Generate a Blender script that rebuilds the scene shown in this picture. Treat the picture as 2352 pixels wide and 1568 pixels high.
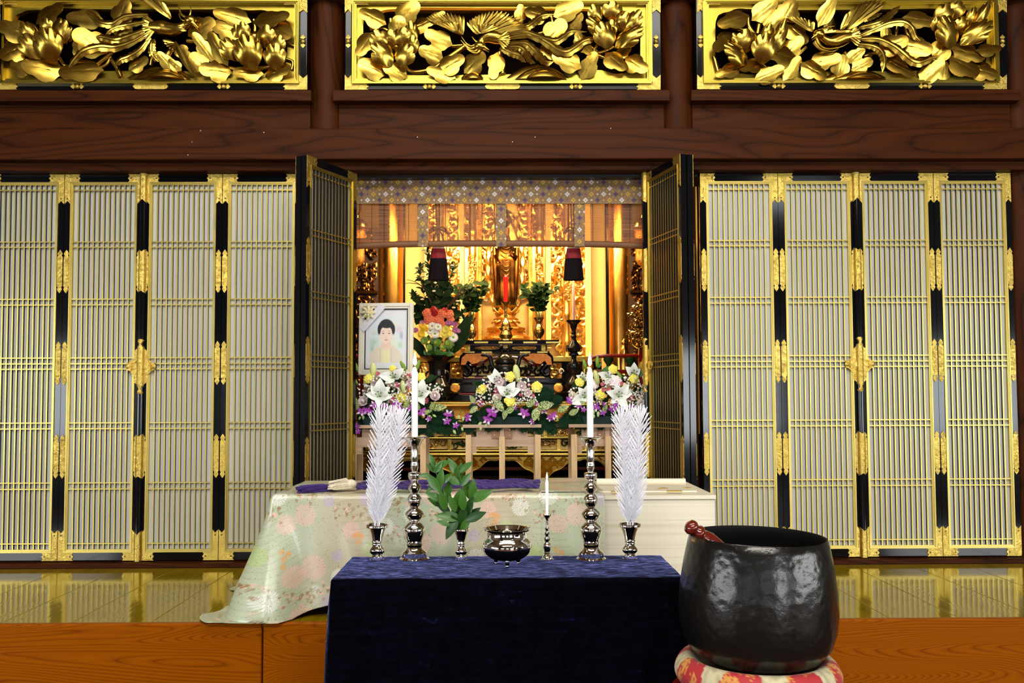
import bpy, math, random
import numpy as np
from mathutils import Vector, Matrix, noise
random.seed(7)
D = bpy.data; SC = bpy.context.scene; C = SC.collection
PI = math.pi
for o in list(D.objects): D.objects.remove(o)
# ------------------------------------------------------------------ camera
F = 2050.0; ZC = 0.926
cam = D.objects.new('camera', D.cameras.new('camera')); C.objects.link(cam)
CM = Matrix.Rotation(-0.009, 4, 'Z') @ Matrix.Rotation(PI/2 + 0.0473, 4, 'X') @ Matrix.Rotation(-0.0037, 4, 'Z')
cam.matrix_world = Matrix.Translation((0, 0, ZC)) @ CM
cam.data.sensor_width = 36; cam.data.lens = 36*F/2352
cam.data.shift_x = 3.6/2352; cam.data.shift_y = 30.8/2352
cam.data.clip_end = 60; SC.camera = cam
# ------------------------------------------------------------------ exposure, world, window light
vs = SC.view_settings
vs.view_transform = 'Standard'; vs.look = 'None'; vs.gamma = 1.0; vs.use_curve_mapping = False
vs.exposure = 0.0
W = D.worlds.new('daylight'); SC.world = W; W.use_nodes = True
W.node_tree.nodes['Background'].inputs[0].default_value = (0.80, 0.90, 1.0, 1)
W.node_tree.nodes['Background'].inputs[1].default_value = 1.0
def area(name, loc, target, sx, sy, power, col):
    l = D.lights.new(name, 'AREA'); l.shape = 'RECTANGLE'; l.size = sx; l.size_y = sy
    l.energy = power; l.color = col
    o = D.objects.new(name, l); C.objects.link(o); o.location = loc
    o.rotation_euler = (Vector(target)-Vector(loc)).to_track_quat('-Z', 'Y').to_euler()
    return o
DAY = (0.93, 0.97, 1.0)
WINS = [(-4.6, -2.2), (-0.6, 1.0), (2.4, 4.6)]                 # daylight windows in the wall behind the camera
for a, b in WINS:
    area('window_daylight', ((a+b)/2, -5.12, 0.95), ((a+b)/2, 5, 1.15), b-a, 1.5, (78 if a > 2 else 7)*(b-a), DAY)
area('high_window_daylight', (5.0, -5.12, 4.3), (5.0, 5, 4.2), 1.3, 0.3, 12, DAY)
for sx in (-1, 1):                                              # side lights added off-axis so the gilt slats stay dimmer than the paper
    area('added_side_light', (sx*6.12, -0.4, 0.95), (0, 1.6, 1.3), 4.6, 1.2, 210, DAY)
area('ceiling_lamp_and_fill', (0.0, 1.8, 4.5), (0.0, 3.4, 0.6), 4.4, 0.8, 110, (1.0, 0.96, 0.88))
area('ceiling_lamp_and_fill', (0.0, -1.6, 4.5), (0.0, 2.6, 0.6), 4.4, 0.8, 300, (1.0, 0.96, 0.88))  # fill light added high behind the camera to brighten the door paper
WARM = (1.0, 0.66, 0.31)
# lamps of the sanctuary, above and behind the blind
area('sanctuary_lamp', (-0.45, 6.1, 2.35), (-0.35, 7.2, 1.2), 0.7, 0.12, 42, WARM)
area('sanctuary_lamp', (0.45, 6.1, 2.35), (0.35, 7.2, 1.2), 0.7, 0.12, 42, WARM)
area('sanctuary_lamp', (0.0, 5.45, 2.3), (0.0, 6.3, 0.8), 1.2, 0.1, 6, WARM)

def P(px, py, Y):
    d = CM.to_3x3() @ Vector(((px-1172.4)/F, -(py-814.8)/F, -1.0))
    t = Y/d.y
    return Vector((d.x*t, Y, ZC + d.z*t))
def X(px, Y, py=912): return P(px, py, Y).x
def Z(py, Y, px=1152): return P(px, py, Y).z

# ------------------------------------------------------------------ mesh builder
class MB:
    def __init__(s): s.v = []; s.f = []; s.m = []; s.sm = []
    def add(s, vs_, fs, m=0, sm=True, T=None):
        b = len(s.v)
        for v in vs_:
            v = Vector(v)
            s.v.append(T @ v if T is not None else v)
        for f in fs: s.f.append([i+b for i in f]); s.m.append(m); s.sm.append(sm)
        return s
    def box(s, x0, x1, y0, y1, z0, z1, m=0, T=None):
        v = [(x, y, z) for x in (x0, x1) for y in (y0, y1) for z in (z0, z1)]
        return s.add(v, [(0,1,3,2),(4,6,7,5),(0,4,5,1),(2,3,7,6),(0,2,6,4),(1,5,7,3)], m, False, T)
    def lathe(s, prof, n=32, m=0, T=None, c=(0,0,0), ang=None):
        vs_ = []; fs = []; k = len(prof)
        for i in range(n):
            a = 2*PI*i/n
            for r, z in prof:
                q = r if ang is None else r*ang(a, z)
                vs_.append((c[0]+q*math.cos(a), c[1]+q*math.sin(a), c[2]+z))
        for i in range(n):
            j = (i+1) % n
            for q in range(k-1): fs.append((i*k+q, j*k+q, j*k+q+1, i*k+q+1))
        return s.add(vs_, fs, m, True, T)
    def tube(s, pts, rad, n=8, m=0, T=None, flat=1.0):
        pts = [Vector(p) for p in pts]; k = len(pts)
        if not hasattr(rad, '__len__'): rad = [rad]*k
        vs_ = []; fs = []; up = Vector((0.13, -1, 0.17)).normalized()
        for i, p in enumerate(pts):
            t = (pts[min(i+1, k-1)]-pts[max(i-1, 0)])
            t = t.normalized() if t.length > 1e-9 else Vector((0,0,1))
            a = t.cross(up)
            if a.length < 1e-3: a = t.cross(Vector((1,0,0)))
            a.normalize(); b = a.cross(t).normalized()
            for j in range(n):
                q = 2*PI*j/n
                vs_.append(p + a*(rad[i]*math.cos(q)) + b*(rad[i]*flat*math.sin(q)))
        for i in range(k-1):
            for j in range(n):
                jj = (j+1) % n
                fs.append((i*n+j, i*n+jj, (i+1)*n+jj, (i+1)*n+j))
        fs.append(tuple(range(n))[::-1]); fs.append(tuple((k-1)*n+j for j in range(n)))
        return s.add(vs_, fs, m, True, T)
    def prism(s, out, d0, d1, m=0, T=None, axis='Y', mside=None):
        n = len(out)
        def mk(a, b, d): return (a, d, b) if axis == 'Y' else ((a, b, d) if axis == 'Z' else (d, a, b))
        vs_ = [mk(a, b, d0) for a, b in out] + [mk(a, b, d1) for a, b in out]
        s.add(vs_, [tuple(range(n)), tuple(range(2*n-1, n-1, -1))], m, False, T)
        b = len(s.v)-2*n
        for i in range(n):
            j = (i+1) % n
            s.f.append([b+i, b+n+i, b+n+j, b+j]); s.m.append(m if mside is None else mside); s.sm.append(False)
        return s
    def grid(s, fn, nu, nv, m=0, T=None, wrap=False):
        vs_ = [fn(i/(nu if wrap else nu), j/nv) for i in range(nu if wrap else nu+1) for j in range(nv+1)]
        fs = []; k = nv+1; N = nu if wrap else nu+1
        for i in range(nu):
            ii = (i+1) % N
            for j in range(nv): fs.append((i*k+j, ii*k+j, ii*k+j+1, i*k+j+1))
        return s.add(vs_, fs, m, True, T)
    def ball(s, c, r, m=0, n=8, k=6, sc=(1,1,1), T=None):
        prof = [(max(1e-4, math.sin(PI*i/k))*r, -math.cos(PI*i/k)*r) for i in range(k+1)]
        M_ = Matrix.Translation(c) @ Matrix.Diagonal((*sc, 1))
        return s.lathe(prof, n, m, M_ if T is None else T @ M_)
    def mesh(s, name, mats, sharp=0.9):
        me = D.meshes.new(name)
        me.from_pydata([tuple(v) for v in s.v], [], s.f)
        for m_ in (mats if isinstance(mats, (list, tuple)) else [mats]): me.materials.append(m_)
        me.polygons.foreach_set('material_index', s.m)
        me.polygons.foreach_set('use_smooth', s.sm)
        if sharp and any(s.sm): me.set_sharp_from_angle(angle=sharp)
        me.update()
        return me
    def build(s, name, mats, parent=None, loc=None, rot=None, sharp=0.9):
        return ob(name, s.mesh(name, mats, sharp), parent, loc, rot)
def ob(name, me, parent=None, loc=None, rot=None):
    o = D.objects.new(name, me); C.objects.link(o)
    if parent: o.parent = parent
    if loc is not None: o.location = loc
    if rot is not None: o.rotation_euler = rot
    return o
def tag(o, label=None, cat=None, group=None, kind=None):
    if label: o['label'] = label
    if cat: o['category'] = cat
    if group: o['group'] = group
    if kind: o['kind'] = kind
    return o
def thing(name, loc, label, cat, group=None, rz=0, kind=None):
    o = D.objects.new(name, None); C.objects.link(o); o.location = loc; o.rotation_euler = (0, 0, rz)
    o.empty_display_size = 0.05
    return tag(o, label, cat, group, kind)
def copy_tree(o, parent=None):
    c = o.copy(); C.objects.link(c)
    if parent: c.parent = parent
    for ch in list(o.children): copy_tree(ch, c)
    return c
def bev(o, w=0.004, seg=2):
    b = o.modifiers.new('bevel', 'BEVEL'); b.width = w; b.segments = seg; b.limit_method = 'ANGLE'; b.harden_normals = False
    return o
def solid(o, t):
    b = o.modifiers.new('solid', 'SOLIDIFY'); b.thickness = t; b.offset = 0
    return o
def struct(o, label=None, cat=None):
    o['kind'] = 'structure'
    if label: o['label'] = label
    if cat: o['category'] = cat
    return o
def rot_to(d, up=(0, -1, 0)):
    """matrix whose local X is along d and whose local Z looks towards up"""
    x = Vector(d).normalized(); z = Vector(up) - x*x.dot(Vector(up))
    if z.length < 1e-4: z = Vector((0, 0, 1)) - x*x.z
    z.normalize(); y = z.cross(x)
    return Matrix((x, y, z)).transposed().to_4x4()
def TR(loc, R=None): return Matrix.Translation(loc) @ (R if R is not None else Matrix.Identity(4))
def smooth_path(pts, n=24):
    pts = [Vector(p) for p in pts]; out = []
    m = len(pts)-1
    for i in range(n+1):
        t = i/n*m; k = min(int(t), m-1); u = t-k
        p0, p1, p2, p3 = pts[max(k-1, 0)], pts[k], pts[k+1], pts[min(k+2, m)]
        out.append(0.5*((2*p1)+(p2-p0)*u+(2*p0-5*p1+4*p2-p3)*u*u+(3*p1-p0-3*p2+p3)*u*u*u))
    return out

# ------------------------------------------------------------------ materials
def lin(r, g, b):
    f = lambda c: ((c/255)/12.92 if c/255 <= 0.04045 else (((c/255)+0.055)/1.055)**2.4)
    return (f(r), f(g), f(b), 1)
class NT:
    def __init__(s, name):
        s.mat = D.materials.new(name); s.mat.use_nodes = True; s.t = s.mat.node_tree
        s.b = s.t.nodes['Principled BSDF']; s.out = s.t.nodes['Material Output']; s._co = None
    def n(s, typ, **kw):
        x = s.t.nodes.new(typ)
        for k, v in kw.items(): setattr(x, k, v)
        return x
    def set(s, node, key, val):
        i = node.inputs[key]
        if hasattr(val, 'links'): s.t.links.new(val, i)
        else: i.default_value = val
    def co(s):
        if s._co is None:
            tc = s.n('ShaderNodeTexCoord'); oi = s.n('ShaderNodeObjectInfo')
            a = s.n('ShaderNodeVectorMath', operation='SCALE'); s.set(a, 0, (7.1, 5.3, 9.7)); s.set(a, 'Scale', oi.outputs['Random'])
            b = s.n('ShaderNodeVectorMath', operation='ADD'); s.set(b, 0, tc.outputs['Object']); s.set(b, 1, a.outputs[0])
            s._co = b.outputs[0]
        return s._co
    def map(s, scale, v=None):
        m = s.n('ShaderNodeMapping'); s.set(m, 'Vector', v if v is not None else s.co()); s.set(m, 'Scale', scale); return m.outputs[0]
    def noise(s, scale, detail=3, rough=0.5, dist=0.0, v=None):
        x = s.n('ShaderNodeTexNoise'); s.set(x, 'Vector', v if v is not None else s.co()); s.set(x, 'Scale', scale)
        s.set(x, 'Detail', detail); s.set(x, 'Roughness', rough); s.set(x, 'Distortion', dist); return x.outputs['Fac']
    def vor(s, scale, v=None, feature='F1', out='Distance'):
        x = s.n('ShaderNodeTexVoronoi', feature=feature); s.set(x, 'Vector', v if v is not None else s.co()); s.set(x, 'Scale', scale); return x.outputs[out]
    def math(s, op, a, b=0.0, c=0.0):
        x = s.n('ShaderNodeMath', operation=op); s.set(x, 0, a); s.set(x, 1, b); s.set(x, 2, c); return x.outputs[0]
    def ramp(s, fac, stops, interp='LINEAR'):
        x = s.n('ShaderNodeValToRGB'); s.set(x, 'Fac', fac); cr = x.color_ramp; cr.interpolation = interp
        while len(cr.elements) < len(stops): cr.elements.new(0.5)
        for e, (p, c) in zip(cr.elements, stops): e.position = p; e.color = c
        return x.outputs['Color']
    def bump(s, h, strength=0.3, dist=0.002):
        x = s.n('ShaderNodeBump'); s.set(x, 'Height', h); s.set(x, 'Strength', strength); s.set(x, 'Distance', dist)
        s.set(s.b, 'Normal', x.outputs[0]); return s
    def pr(s, **kw):
        for k, v in kw.items(): s.set(s.b, k.replace('_', ' '), v)
        return s
def plain(name, col, rough=0.5, metal=0.0, coat=0.0, var=0.0, vscale=8, bump=0, bscale=80, sss=0.0, spec=None, sheen=0.0):
    t = NT(name); t.pr(Roughness=rough, Metallic=metal)
    if coat: t.pr(Coat_Weight=coat, Coat_Roughness=0.04)
    if var:
        d = tuple(c*(1-var) for c in col[:3])+(1,); l = tuple(min(1, c*(1+var)) for c in col[:3])+(1,)
        t.set(t.b, 'Base Color', t.ramp(t.noise(vscale, 4, 0.6), [(0.3, d), (0.7, l)]))
    else: t.pr(Base_Color=col)
    if bump: t.bump(t.noise(bscale, 3, 0.6), bump, 0.003)
    if sss:
        t.pr(Subsurface_Weight=sss, Subsurface_Scale=0.02)
    if spec is not None: t.pr(Specular_IOR_Level=spec)
    if sheen: t.pr(Sheen_Weight=sheen, Sheen_Roughness=0.4)
    return t.mat
def wood(name, dark, light, axis='X', sc=1.0, rings=18, rough=0.45, coat=0.0, bump=0.12, warm=None):
    t = NT(name)
    s3 = {'X': (0.55, 2.6, 4.2), 'Z': (4.2, 2.6, 0.45), 'Y': (4.2, 0.45, 2.6), 'S': (0.05, 5.0, 5.0)}[axis]
    v = t.map(tuple(q*sc for q in s3))
    n1 = t.noise(1.0, 2, 0.45, 0.25, v)
    ring = t.math('ABSOLUTE', t.math('SUBTRACT', t.math('FRACT', t.math('MULTIPLY', n1, float(rings))), 0.5))
    s4 = {'X': (3, 60, 90), 'Z': (90, 60, 3), 'Y': (90, 3, 60), 'S': (2, 90, 110)}[axis]
    fib = t.noise(1.0, 3, 0.6, 0.0, t.map(tuple(q*sc for q in s4)))
    f = t.math('ADD', t.math('MULTIPLY', t.math('POWER', t.math('MULTIPLY', ring, 2.0), 0.6), 0.62), t.math('MULTIPLY', fib, 0.38))
    mid = tuple((a*0.35+b*0.65) for a, b in zip(dark, light))
    t.set(t.b, 'Base Color', t.ramp(f, [(0.12, dark), (0.42, mid), (0.85, light)]))
    t.pr(Roughness=rough, Specular_IOR_Level=0.07)
    if coat: t.pr(Coat_Weight=coat, Coat_Roughness=0.06)
    t.bump(f, bump, 0.002)
    return t.mat
def gold(name, c0, c1, rough=0.3, bscale=30, bump=0.15, engrave=False, dist=0.003):
    t = NT(name); t.pr(Metallic=1.0)
    n = t.noise(bscale*0.35, 4, 0.6)
    t.set(t.b, 'Base Color', t.ramp(n, [(0.3, c0), (0.7, c1)]))
    if engrave:
        h = t.noise(bscale, 2, 0.45, 3.5)
        h2 = t.math('ABSOLUTE', t.math('SUBTRACT', t.math('FRACT', t.math('MULTIPLY', h, 4.0)), 0.5))
        t.bump(h2, bump, dist)
    else: t.bump(t.noise(bscale, 3, 0.6), bump, dist)
    t.set(t.b, 'Roughness', t.math('ADD', t.math('MULTIPLY', t.noise(bscale*0.7, 3, 0.6), 0.2), rough-0.1))
    return t.mat
def vcol(name, rough=0.6, sheen=0.0, spec=0.5, bump=0.0, bscale=300, metal_attr=False):
    t = NT(name); a = t.n('ShaderNodeVertexColor', layer_name='Col')
    t.set(t.b, 'Base Color', a.outputs['Color']); t.pr(Roughness=rough, Specular_IOR_Level=spec)
    if sheen: t.pr(Sheen_Weight=sheen, Sheen_Roughness=0.35)
    if bump: t.bump(t.noise(bscale, 2, 0.5), bump, 0.001)
    return t.mat
def paint(o, cols):
    me = o.data; ca = me.color_attributes.new('Col', 'FLOAT_COLOR', 'POINT')
    a = np.ones((len(me.vertices), 4), dtype=np.float32); a[:, :3] = cols
    ca.data.foreach_set('color', a.ravel())

M = {}
M['gold_leaf'] = gold('gold_leaf', (0.50, 0.31, 0.042, 1), (0.60, 0.39, 0.065, 1), 0.25, 3, 0.02)
M['gold_board'] = gold('gold_board', (0.40, 0.29, 0.035, 1), (0.48, 0.36, 0.055, 1), 0.36, 14, 0.05)
M['gold_trim'] = gold('gold_trim', (0.52, 0.40, 0.10, 1), (0.60, 0.47, 0.14, 1), 0.38, 9, 0.04)
M['gold_dais'] = gold('gold_dais', (0.62, 0.42, 0.08, 1), (0.78, 0.56, 0.14, 1), 0.28, 9, 0.04)
M['gold_frame'] = gold('gold_frame', (0.38, 0.27, 0.035, 1), (0.45, 0.33, 0.05, 1), 0.34, 9, 0.04)
M['gold_plate'] = gold('gold_plate', (0.60, 0.42, 0.08, 1), (0.74, 0.53, 0.13, 1), 0.40, 34, 0.5, True, 0.003)
M['gold_red'] = gold('gold_aged', (0.62, 0.27, 0.04, 1), (0.95, 0.58, 0.16, 1), 0.30, 60, 0.5, True, 0.004)
M['gold_pillar'] = gold('gilded_pillar', (0.70, 0.36, 0.07, 1), (0.85, 0.50, 0.12, 1), 0.24, 5, 0.05)
M['gold_carve'] = gold('gilded_carving', (0.85, 0.52, 0.13, 1), (0.98, 0.72, 0.26, 1), 0.33, 12, 0.05)
M['gold_pale'] = plain('gilded_panel', lin(244, 218, 140), 0.55, 0.0, 0, 0.05, 6)
M['cream_gold'] = plain('gilt_ground', lin(225, 195, 120), 0.4, 0.3, 0, 0.08, 10)
M['brocade_gold'] = plain('brocade_gold', lin(196, 120, 40), 0.5, 0.2, 0, 0.35, 60)
M['brass'] = gold('brass', (0.55, 0.35, 0.10, 1), (0.72, 0.50, 0.18, 1), 0.22, 12, 0.05)
M['dark_bronze'] = plain('dark_bronze', (0.008, 0.007, 0.006, 1), 0.2, 0.0, 0.0, 0.3, 10, spec=0.35)
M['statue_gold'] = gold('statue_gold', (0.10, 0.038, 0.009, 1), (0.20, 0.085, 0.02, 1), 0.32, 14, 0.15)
M['lacquer'] = plain('black_lacquer', (0.003, 0.003, 0.004, 1), 0.10, 0, 0.0, bump=0.03, bscale=6, spec=0.36)
M['matte_black'] = plain('black_slat_side', (0.006, 0.006, 0.006, 1), 0.4)
M['red_lacquer'] = plain('red_lacquer', lin(120, 22, 14), 0.2, 0, 0.5)
M['dark_beam'] = wood('dark_timber', lin(25, 10, 2), lin(68, 31, 7), 'X', 1.0, 14, 0.5, 0.0)
M['dark_post'] = wood('dark_timber_post', lin(25, 10, 2), lin(68, 31, 7), 'Z', 1.0, 11, 0.5, 0.0)
M['orange_wood'] = wood('orange_timber', lin(104, 42, 0), lin(150, 78, 0), 'X', 0.85, 85, 0.36, 0.0, 0.05)
M['floor_wood'] = wood('polished_floor', lin(112, 88, 2), lin(142, 118, 4), 'Y', 1.0, 10, 0.10, 0.0, 0.12)
M['floor_wood'].node_tree.nodes['Principled BSDF'].inputs['Specular IOR Level'].default_value = 0.9
M['floor_wood'].node_tree.nodes['Principled BSDF'].inputs['Specular Tint'].default_value = (0.86, 0.86, 0.30, 1)
M['hall_floor'] = wood('hall_floor', lin(62, 34, 14), lin(88, 52, 24), 'X', 1.0, 12, 0.4)
M['pale_wood'] = wood('pale_coffin_wood', lin(214, 204, 176), lin(234, 227, 206), 'S', 1.4, 14, 0.5, 0, 0.02)
M['stand_wood'] = wood('plain_stand_wood', lin(168, 138, 114), lin(192, 164, 140), 'S', 2.0, 10, 0.55, 0, 0.03)
M['stand_post'] = wood('plain_stand_post', lin(190, 155, 112), lin(216, 184, 142), 'Z', 2.0, 8, 0.55, 0, 0.03)
M['stand_plate'] = plain('brown_plate', lin(150, 108, 78), 0.5)
M['paper'] = plain('grey_paper', lin(202, 202, 192), 0.85, 0, 0, 0.03, 3)
M['plaster'] = plain('plaster', lin(122, 114, 98), 0.9, 0, 0, 0.04, 2)
M['ceiling'] = wood('ceiling_wood', lin(98, 78, 54), lin(126, 104, 76), 'X', 0.6, 9, 0.6)
M['dark_wall'] = plain('dark_inner_wall', lin(40, 20, 12), 0.7, 0, 0, 0.2, 4)
M['silver'] = plain('polished_nickel', (0.80, 0.77, 0.71, 1), 0.045, 1.0)
M['wax'] = plain('white_wax', lin(230, 233, 229), 0.4, sss=0.35)
M['pink_wax'] = plain('pink_wax', lin(236, 190, 178), 0.4, sss=0.2)
M['red_wax'] = plain('red_wax', lin(206, 16, 22), 0.3)
M['white_plume'] = plain('white_paper_plume', lin(240, 240, 248), 0.5)
M['wick'] = plain('wick', (0.01, 0.01, 0.01, 1), 0.8)
t = NT('flame'); e = t.n('ShaderNodeEmission'); t.set(e, 0, (1.0, 0.62, 0.22, 1)); t.set(e, 1, 14.0); t.t.links.new(e.outputs[0], t.out.inputs[0]); M['flame'] = t.mat
t = NT('crushed_velvet'); v = t.map((9, 9, 9)); n1 = t.noise(1.6, 6, 0.72, 1.6, v); n2 = t.noise(1.0, 4, 0.6, 0.5, t.map((6, 60, 60)))
f = t.math('ADD', t.math('MULTIPLY', n1, 0.6), t.math('MULTIPLY', n2, 0.4))
t.set(t.b, 'Base Color', t.ramp(f, [(0.46, (0.0006, 0.0006, 0.0016, 1)), (0.62, (0.0016, 0.0016, 0.006, 1)), (0.76, (0.020, 0.023, 0.11, 1))]))
st_ = t.noise(1.0, 5, 0.7, 0.6, t.map((22, 90, 22)))
t.set(t.b, 'Sheen Weight', t.math('MULTIPLY', t.math('POWER', st_, 6.0), 62.0))
t.pr(Roughness=0.8, Sheen_Roughness=0.20, Sheen_Tint=(0.30, 0.33, 0.85, 1), Specular_IOR_Level=0.02); t.bump(f, 0.25, 0.004); M['velvet'] = t.mat
t = NT('hammered_bronze'); t.pr(Metallic=0.85, Base_Color=(0.040, 0.038, 0.036, 1))
h = t.math('ADD', t.math('MULTIPLY', t.vor(42.0, None, 'SMOOTH_F1'), 0.8), t.math('MULTIPLY', t.noise(16, 5, 0.7), 0.8))
t.bump(h, 0.30, 0.007); t.set(t.b, 'Roughness', t.math('ADD', t.math('MULTIPLY', t.noise(9, 4, 0.6), 0.2), 0.14)); M['bell'] = t.mat
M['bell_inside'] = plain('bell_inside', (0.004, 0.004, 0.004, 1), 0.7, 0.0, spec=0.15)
M['striker'] = plain('striker_lacquer', lin(96, 26, 14), 0.14, 0, 0.6, 0.25, 14)
M['purple_cord'] = plain('purple_cord', lin(52, 26, 110), 0.6, 0, 0, 0.25, 60, 0.5, 260, sheen=0.3)
M['white_tassel'] = plain('cream_tassel', lin(226, 216, 190), 0.7, 0, 0, 0.12, 90, 0.5, 200)
M['dark_tassel'] = plain('black_tassel', lin(20, 12, 14), 0.8, 0, 0, 0.3, 90, 0.6, 200, spec=0.1)
M['red_tassel'] = plain('red_tassel', lin(150, 22, 34), 0.6, 0, 0, 0.2, 90, 0.5, 200)
M['brown_cord'] = plain('brown_cord', lin(70, 36, 20), 0.7)
M['leaf'] = plain('green_leaf', lin(58, 104, 30), 0.35, 0, 0, 0.25, 20)
M['leaf_mid'] = plain('deep_green_leaf', lin(30, 68, 20), 0.35, 0, 0, 0.25, 20)
M['leaf_dark'] = plain('dark_green_leaf', lin(22, 48, 14), 0.6, 0, 0, 0.3, 20, spec=0.15)
M['fern'] = plain('fern_green', lin(10, 42, 20), 0.7, 0, 0, 0.25, 20, spec=0.12)
M['bud_green'] = plain('lily_bud_green', lin(120, 156, 52), 0.45, 0, 0, 0.2, 30)
M['bud_pale'] = plain('lily_bud_pale', lin(206, 214, 140), 0.45, 0, 0, 0.15, 30)
M['orchid_bud'] = plain('orchid_bud', lin(176, 206, 130), 0.45)
M['stem'] = plain('green_stem', lin(74, 110, 50), 0.5)
M['twig'] = plain('brown_twig', lin(86, 46, 24), 0.6)
M['lily'] = plain('lily_white', lin(240, 243, 236), 0.45, 0, 0, 0.03, 20, sss=0.15)
M['stamen'] = plain('lily_stamen', lin(150, 190, 70), 0.5)
M['anther'] = plain('dark_anther', lin(50, 34, 28), 0.7)
M['yellow'] = plain('yellow_petal', lin(246, 234, 104), 0.6, 0, 0, 0.06, 60)
M['pink'] = plain('pink_petal', lin(248, 160, 182), 0.6, 0, 0, 0.10, 60)
M['pale_pink'] = plain('pale_pink_petal', lin(255, 236, 238), 0.6, 0, 0, 0.08, 60)
M['cream'] = plain('cream_petal', lin(250, 242, 230), 0.6, 0, 0, 0.06, 60)
M['orchid'] = plain('purple_petal', lin(150, 48, 158), 0.5, 0, 0, 0.25, 40)
M['orchid_white'] = plain('orchid_pale', lin(226, 196, 226), 0.5, 0, 0, 0.1, 40)
M['gyp'] = plain('tiny_white_flower', lin(244, 244, 238), 0.6)
M['coral'] = plain('coral_petal', lin(240, 130, 92), 0.6, 0, 0, 0.15, 60)
M['red_fl'] = plain('red_petal', lin(176, 18, 24), 0.6, 0, 0, 0.2, 60)
M['gold_fl'] = plain('golden_petal', lin(240, 196, 30), 0.6, 0, 0, 0.12, 60)
M['mauve'] = plain('mauve_petal', lin(186, 110, 164), 0.6, 0, 0, 0.12, 60)
M['lime'] = plain('lime_centre', lin(120, 176, 40), 0.6)
t = NT('variegated_leaf'); n1 = t.noise(17, 2, 0.6); t.set(t.b, 'Base Color', t.ramp(n1, [(0.47, lin(26, 70, 30)), (0.55, lin(196, 206, 124))])); t.pr(Roughness=0.4); M['spotted'] = t.mat
M['tray'] = plain('dark_green_tray', lin(10, 36, 32), 0.5, spec=0.2)
M['vcloth'] = vcol('woven_brocade', 0.62, 0.15, 0.25, 0.08, 500)
M['vdrape'] = vcol('silk_brocade', 0.30, 0.0, 0.85, 0.05, 400)
nt_ = M['vdrape'].node_tree; q = NT('tmp'); D.materials.remove(q.mat); q.mat = M['vdrape']; q.t = nt_; q.b = nt_.nodes['Principled BSDF']; q._co = None
sp_ = q.math('MULTIPLY', q.math('GREATER_THAN', q.noise(170, 1, 0.5), 0.66), q.math('GREATER_THAN', q.noise(7, 2, 0.5), 0.48))
mx = q.n('ShaderNodeMix', data_type='RGBA'); q.t.links.new(q.math('MULTIPLY', sp_, 0.6), mx.inputs['Factor']); q.t.links.new(nt_.nodes['Color Attribute'].outputs['Color'], mx.inputs['A']); mx.inputs['B'].default_value = lin(140, 104, 60); q.t.links.new(mx.outputs['Result'], q.b.inputs['Base Color'])
M['vprint'] = vcol('photo_print', 0.35, 0, 0.4)
M['vcushion'] = vcol('cushion_brocade', 0.6, 0.2, 0.3, 0.15, 300)
M['frame_white'] = plain('ivory_frame', lin(232, 228, 208), 0.35)
M['ribbon'] = plain('white_ribbon', lin(226, 222, 232), 0.5)
M['rosette'] = plain('ivory_ribbon', lin(236, 226, 178), 0.45, 0, 0, 0.06, 30)
M['screw'] = plain('screw', (0.7, 0.7, 0.7, 1), 0.3, 1.0)
t = NT('bamboo_blind')
tc = t.n('ShaderNodeTexCoord'); sx = t.n('ShaderNodeSeparateXYZ'); t.set(sx, 0, tc.outputs['Object'])
st = t.math('FRACT', t.math('MULTIPLY', sx.outputs['Z'], 260.0))
nz = t.noise(1.0, 2, 0.5, 0, t.map((2, 1, 130), tc.outputs['Object']))
op = t.math('LESS_THAN', st, t.math('ADD', t.math('MULTIPLY', nz, 0.5), 0.44))
tr = t.n('ShaderNodeBsdfTransparent'); t.set(tr, 0, (0.88, 0.62, 0.32, 1)); mx = t.n('ShaderNodeMixShader')
t.set(t.b, 'Base Color', t.ramp(nz, [(0.3, lin(100, 58, 24)), (0.7, lin(150, 96, 44))])); t.pr(Roughness=0.55)
t.set(mx, 0, op); t.t.links.new(tr.outputs[0], mx.inputs[1]); t.t.links.new(t.b.outputs[0], mx.inputs[2]); t.t.links.new(mx.outputs[0], t.out.inputs[0]); M['blind'] = t.mat
M['blind_edge'] = plain('blind_batten', lin(112, 68, 30), 0.55, 0, 0, 0.12, 20)

# ================================================================== STRUCTURE
WY = 5.0
def sbox(name, x0, x1, y0, y1, z0, z1, mat, b=0.004):
    o = MB().box(x0, x1, y0, y1, z0, z1).build(name, mat)
    if b: bev(o, b)
    return struct(o)
# raised floor: planks running to the back, on a slab
fl = struct(MB().box(-6, 6, 3.76, 7.9, -0.42, -0.022).build('floor', M['dark_wall']), 'polished plank floor of the raised platform')
xs = -3.62; k = 0
while xs < 3.6:
    wd = (0.31, 0.29, 0.33, 0.30)[k % 4]; k += 1
    bev(MB().box(xs+0.001, xs+wd-0.001, 3.745, 4.94, -0.022, 0.0).build('plank', M['floor_wood'], fl), 0.002)
    xs += wd
MB().box(-3.6, 3.6, 4.95, 7.85, -0.022, -0.0005).build('inner_boards', M['dark_wall'], fl)
# platform front: long boards with an open joint
jx = X(600, 3.72, 1500)
bb = struct(MB().box(-6, 6, 3.755, 3.80, -0.42, -0.022).build('baseboard_front', M['matte_black']), 'orange timber front of the raised platform')
for a, b in ((-6, jx-0.003), (jx+0.003, 1.02), (1.026, 6)):
    bev(MB().box(a, b, 3.733, 3.765, -0.42, 0.001).build('plank', M['orange_wood'], bb), 0.006)
sbox('floor', -6, 6, -5.2, 3.70, -0.50, -0.42, M['hall_floor'], 0)
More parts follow.
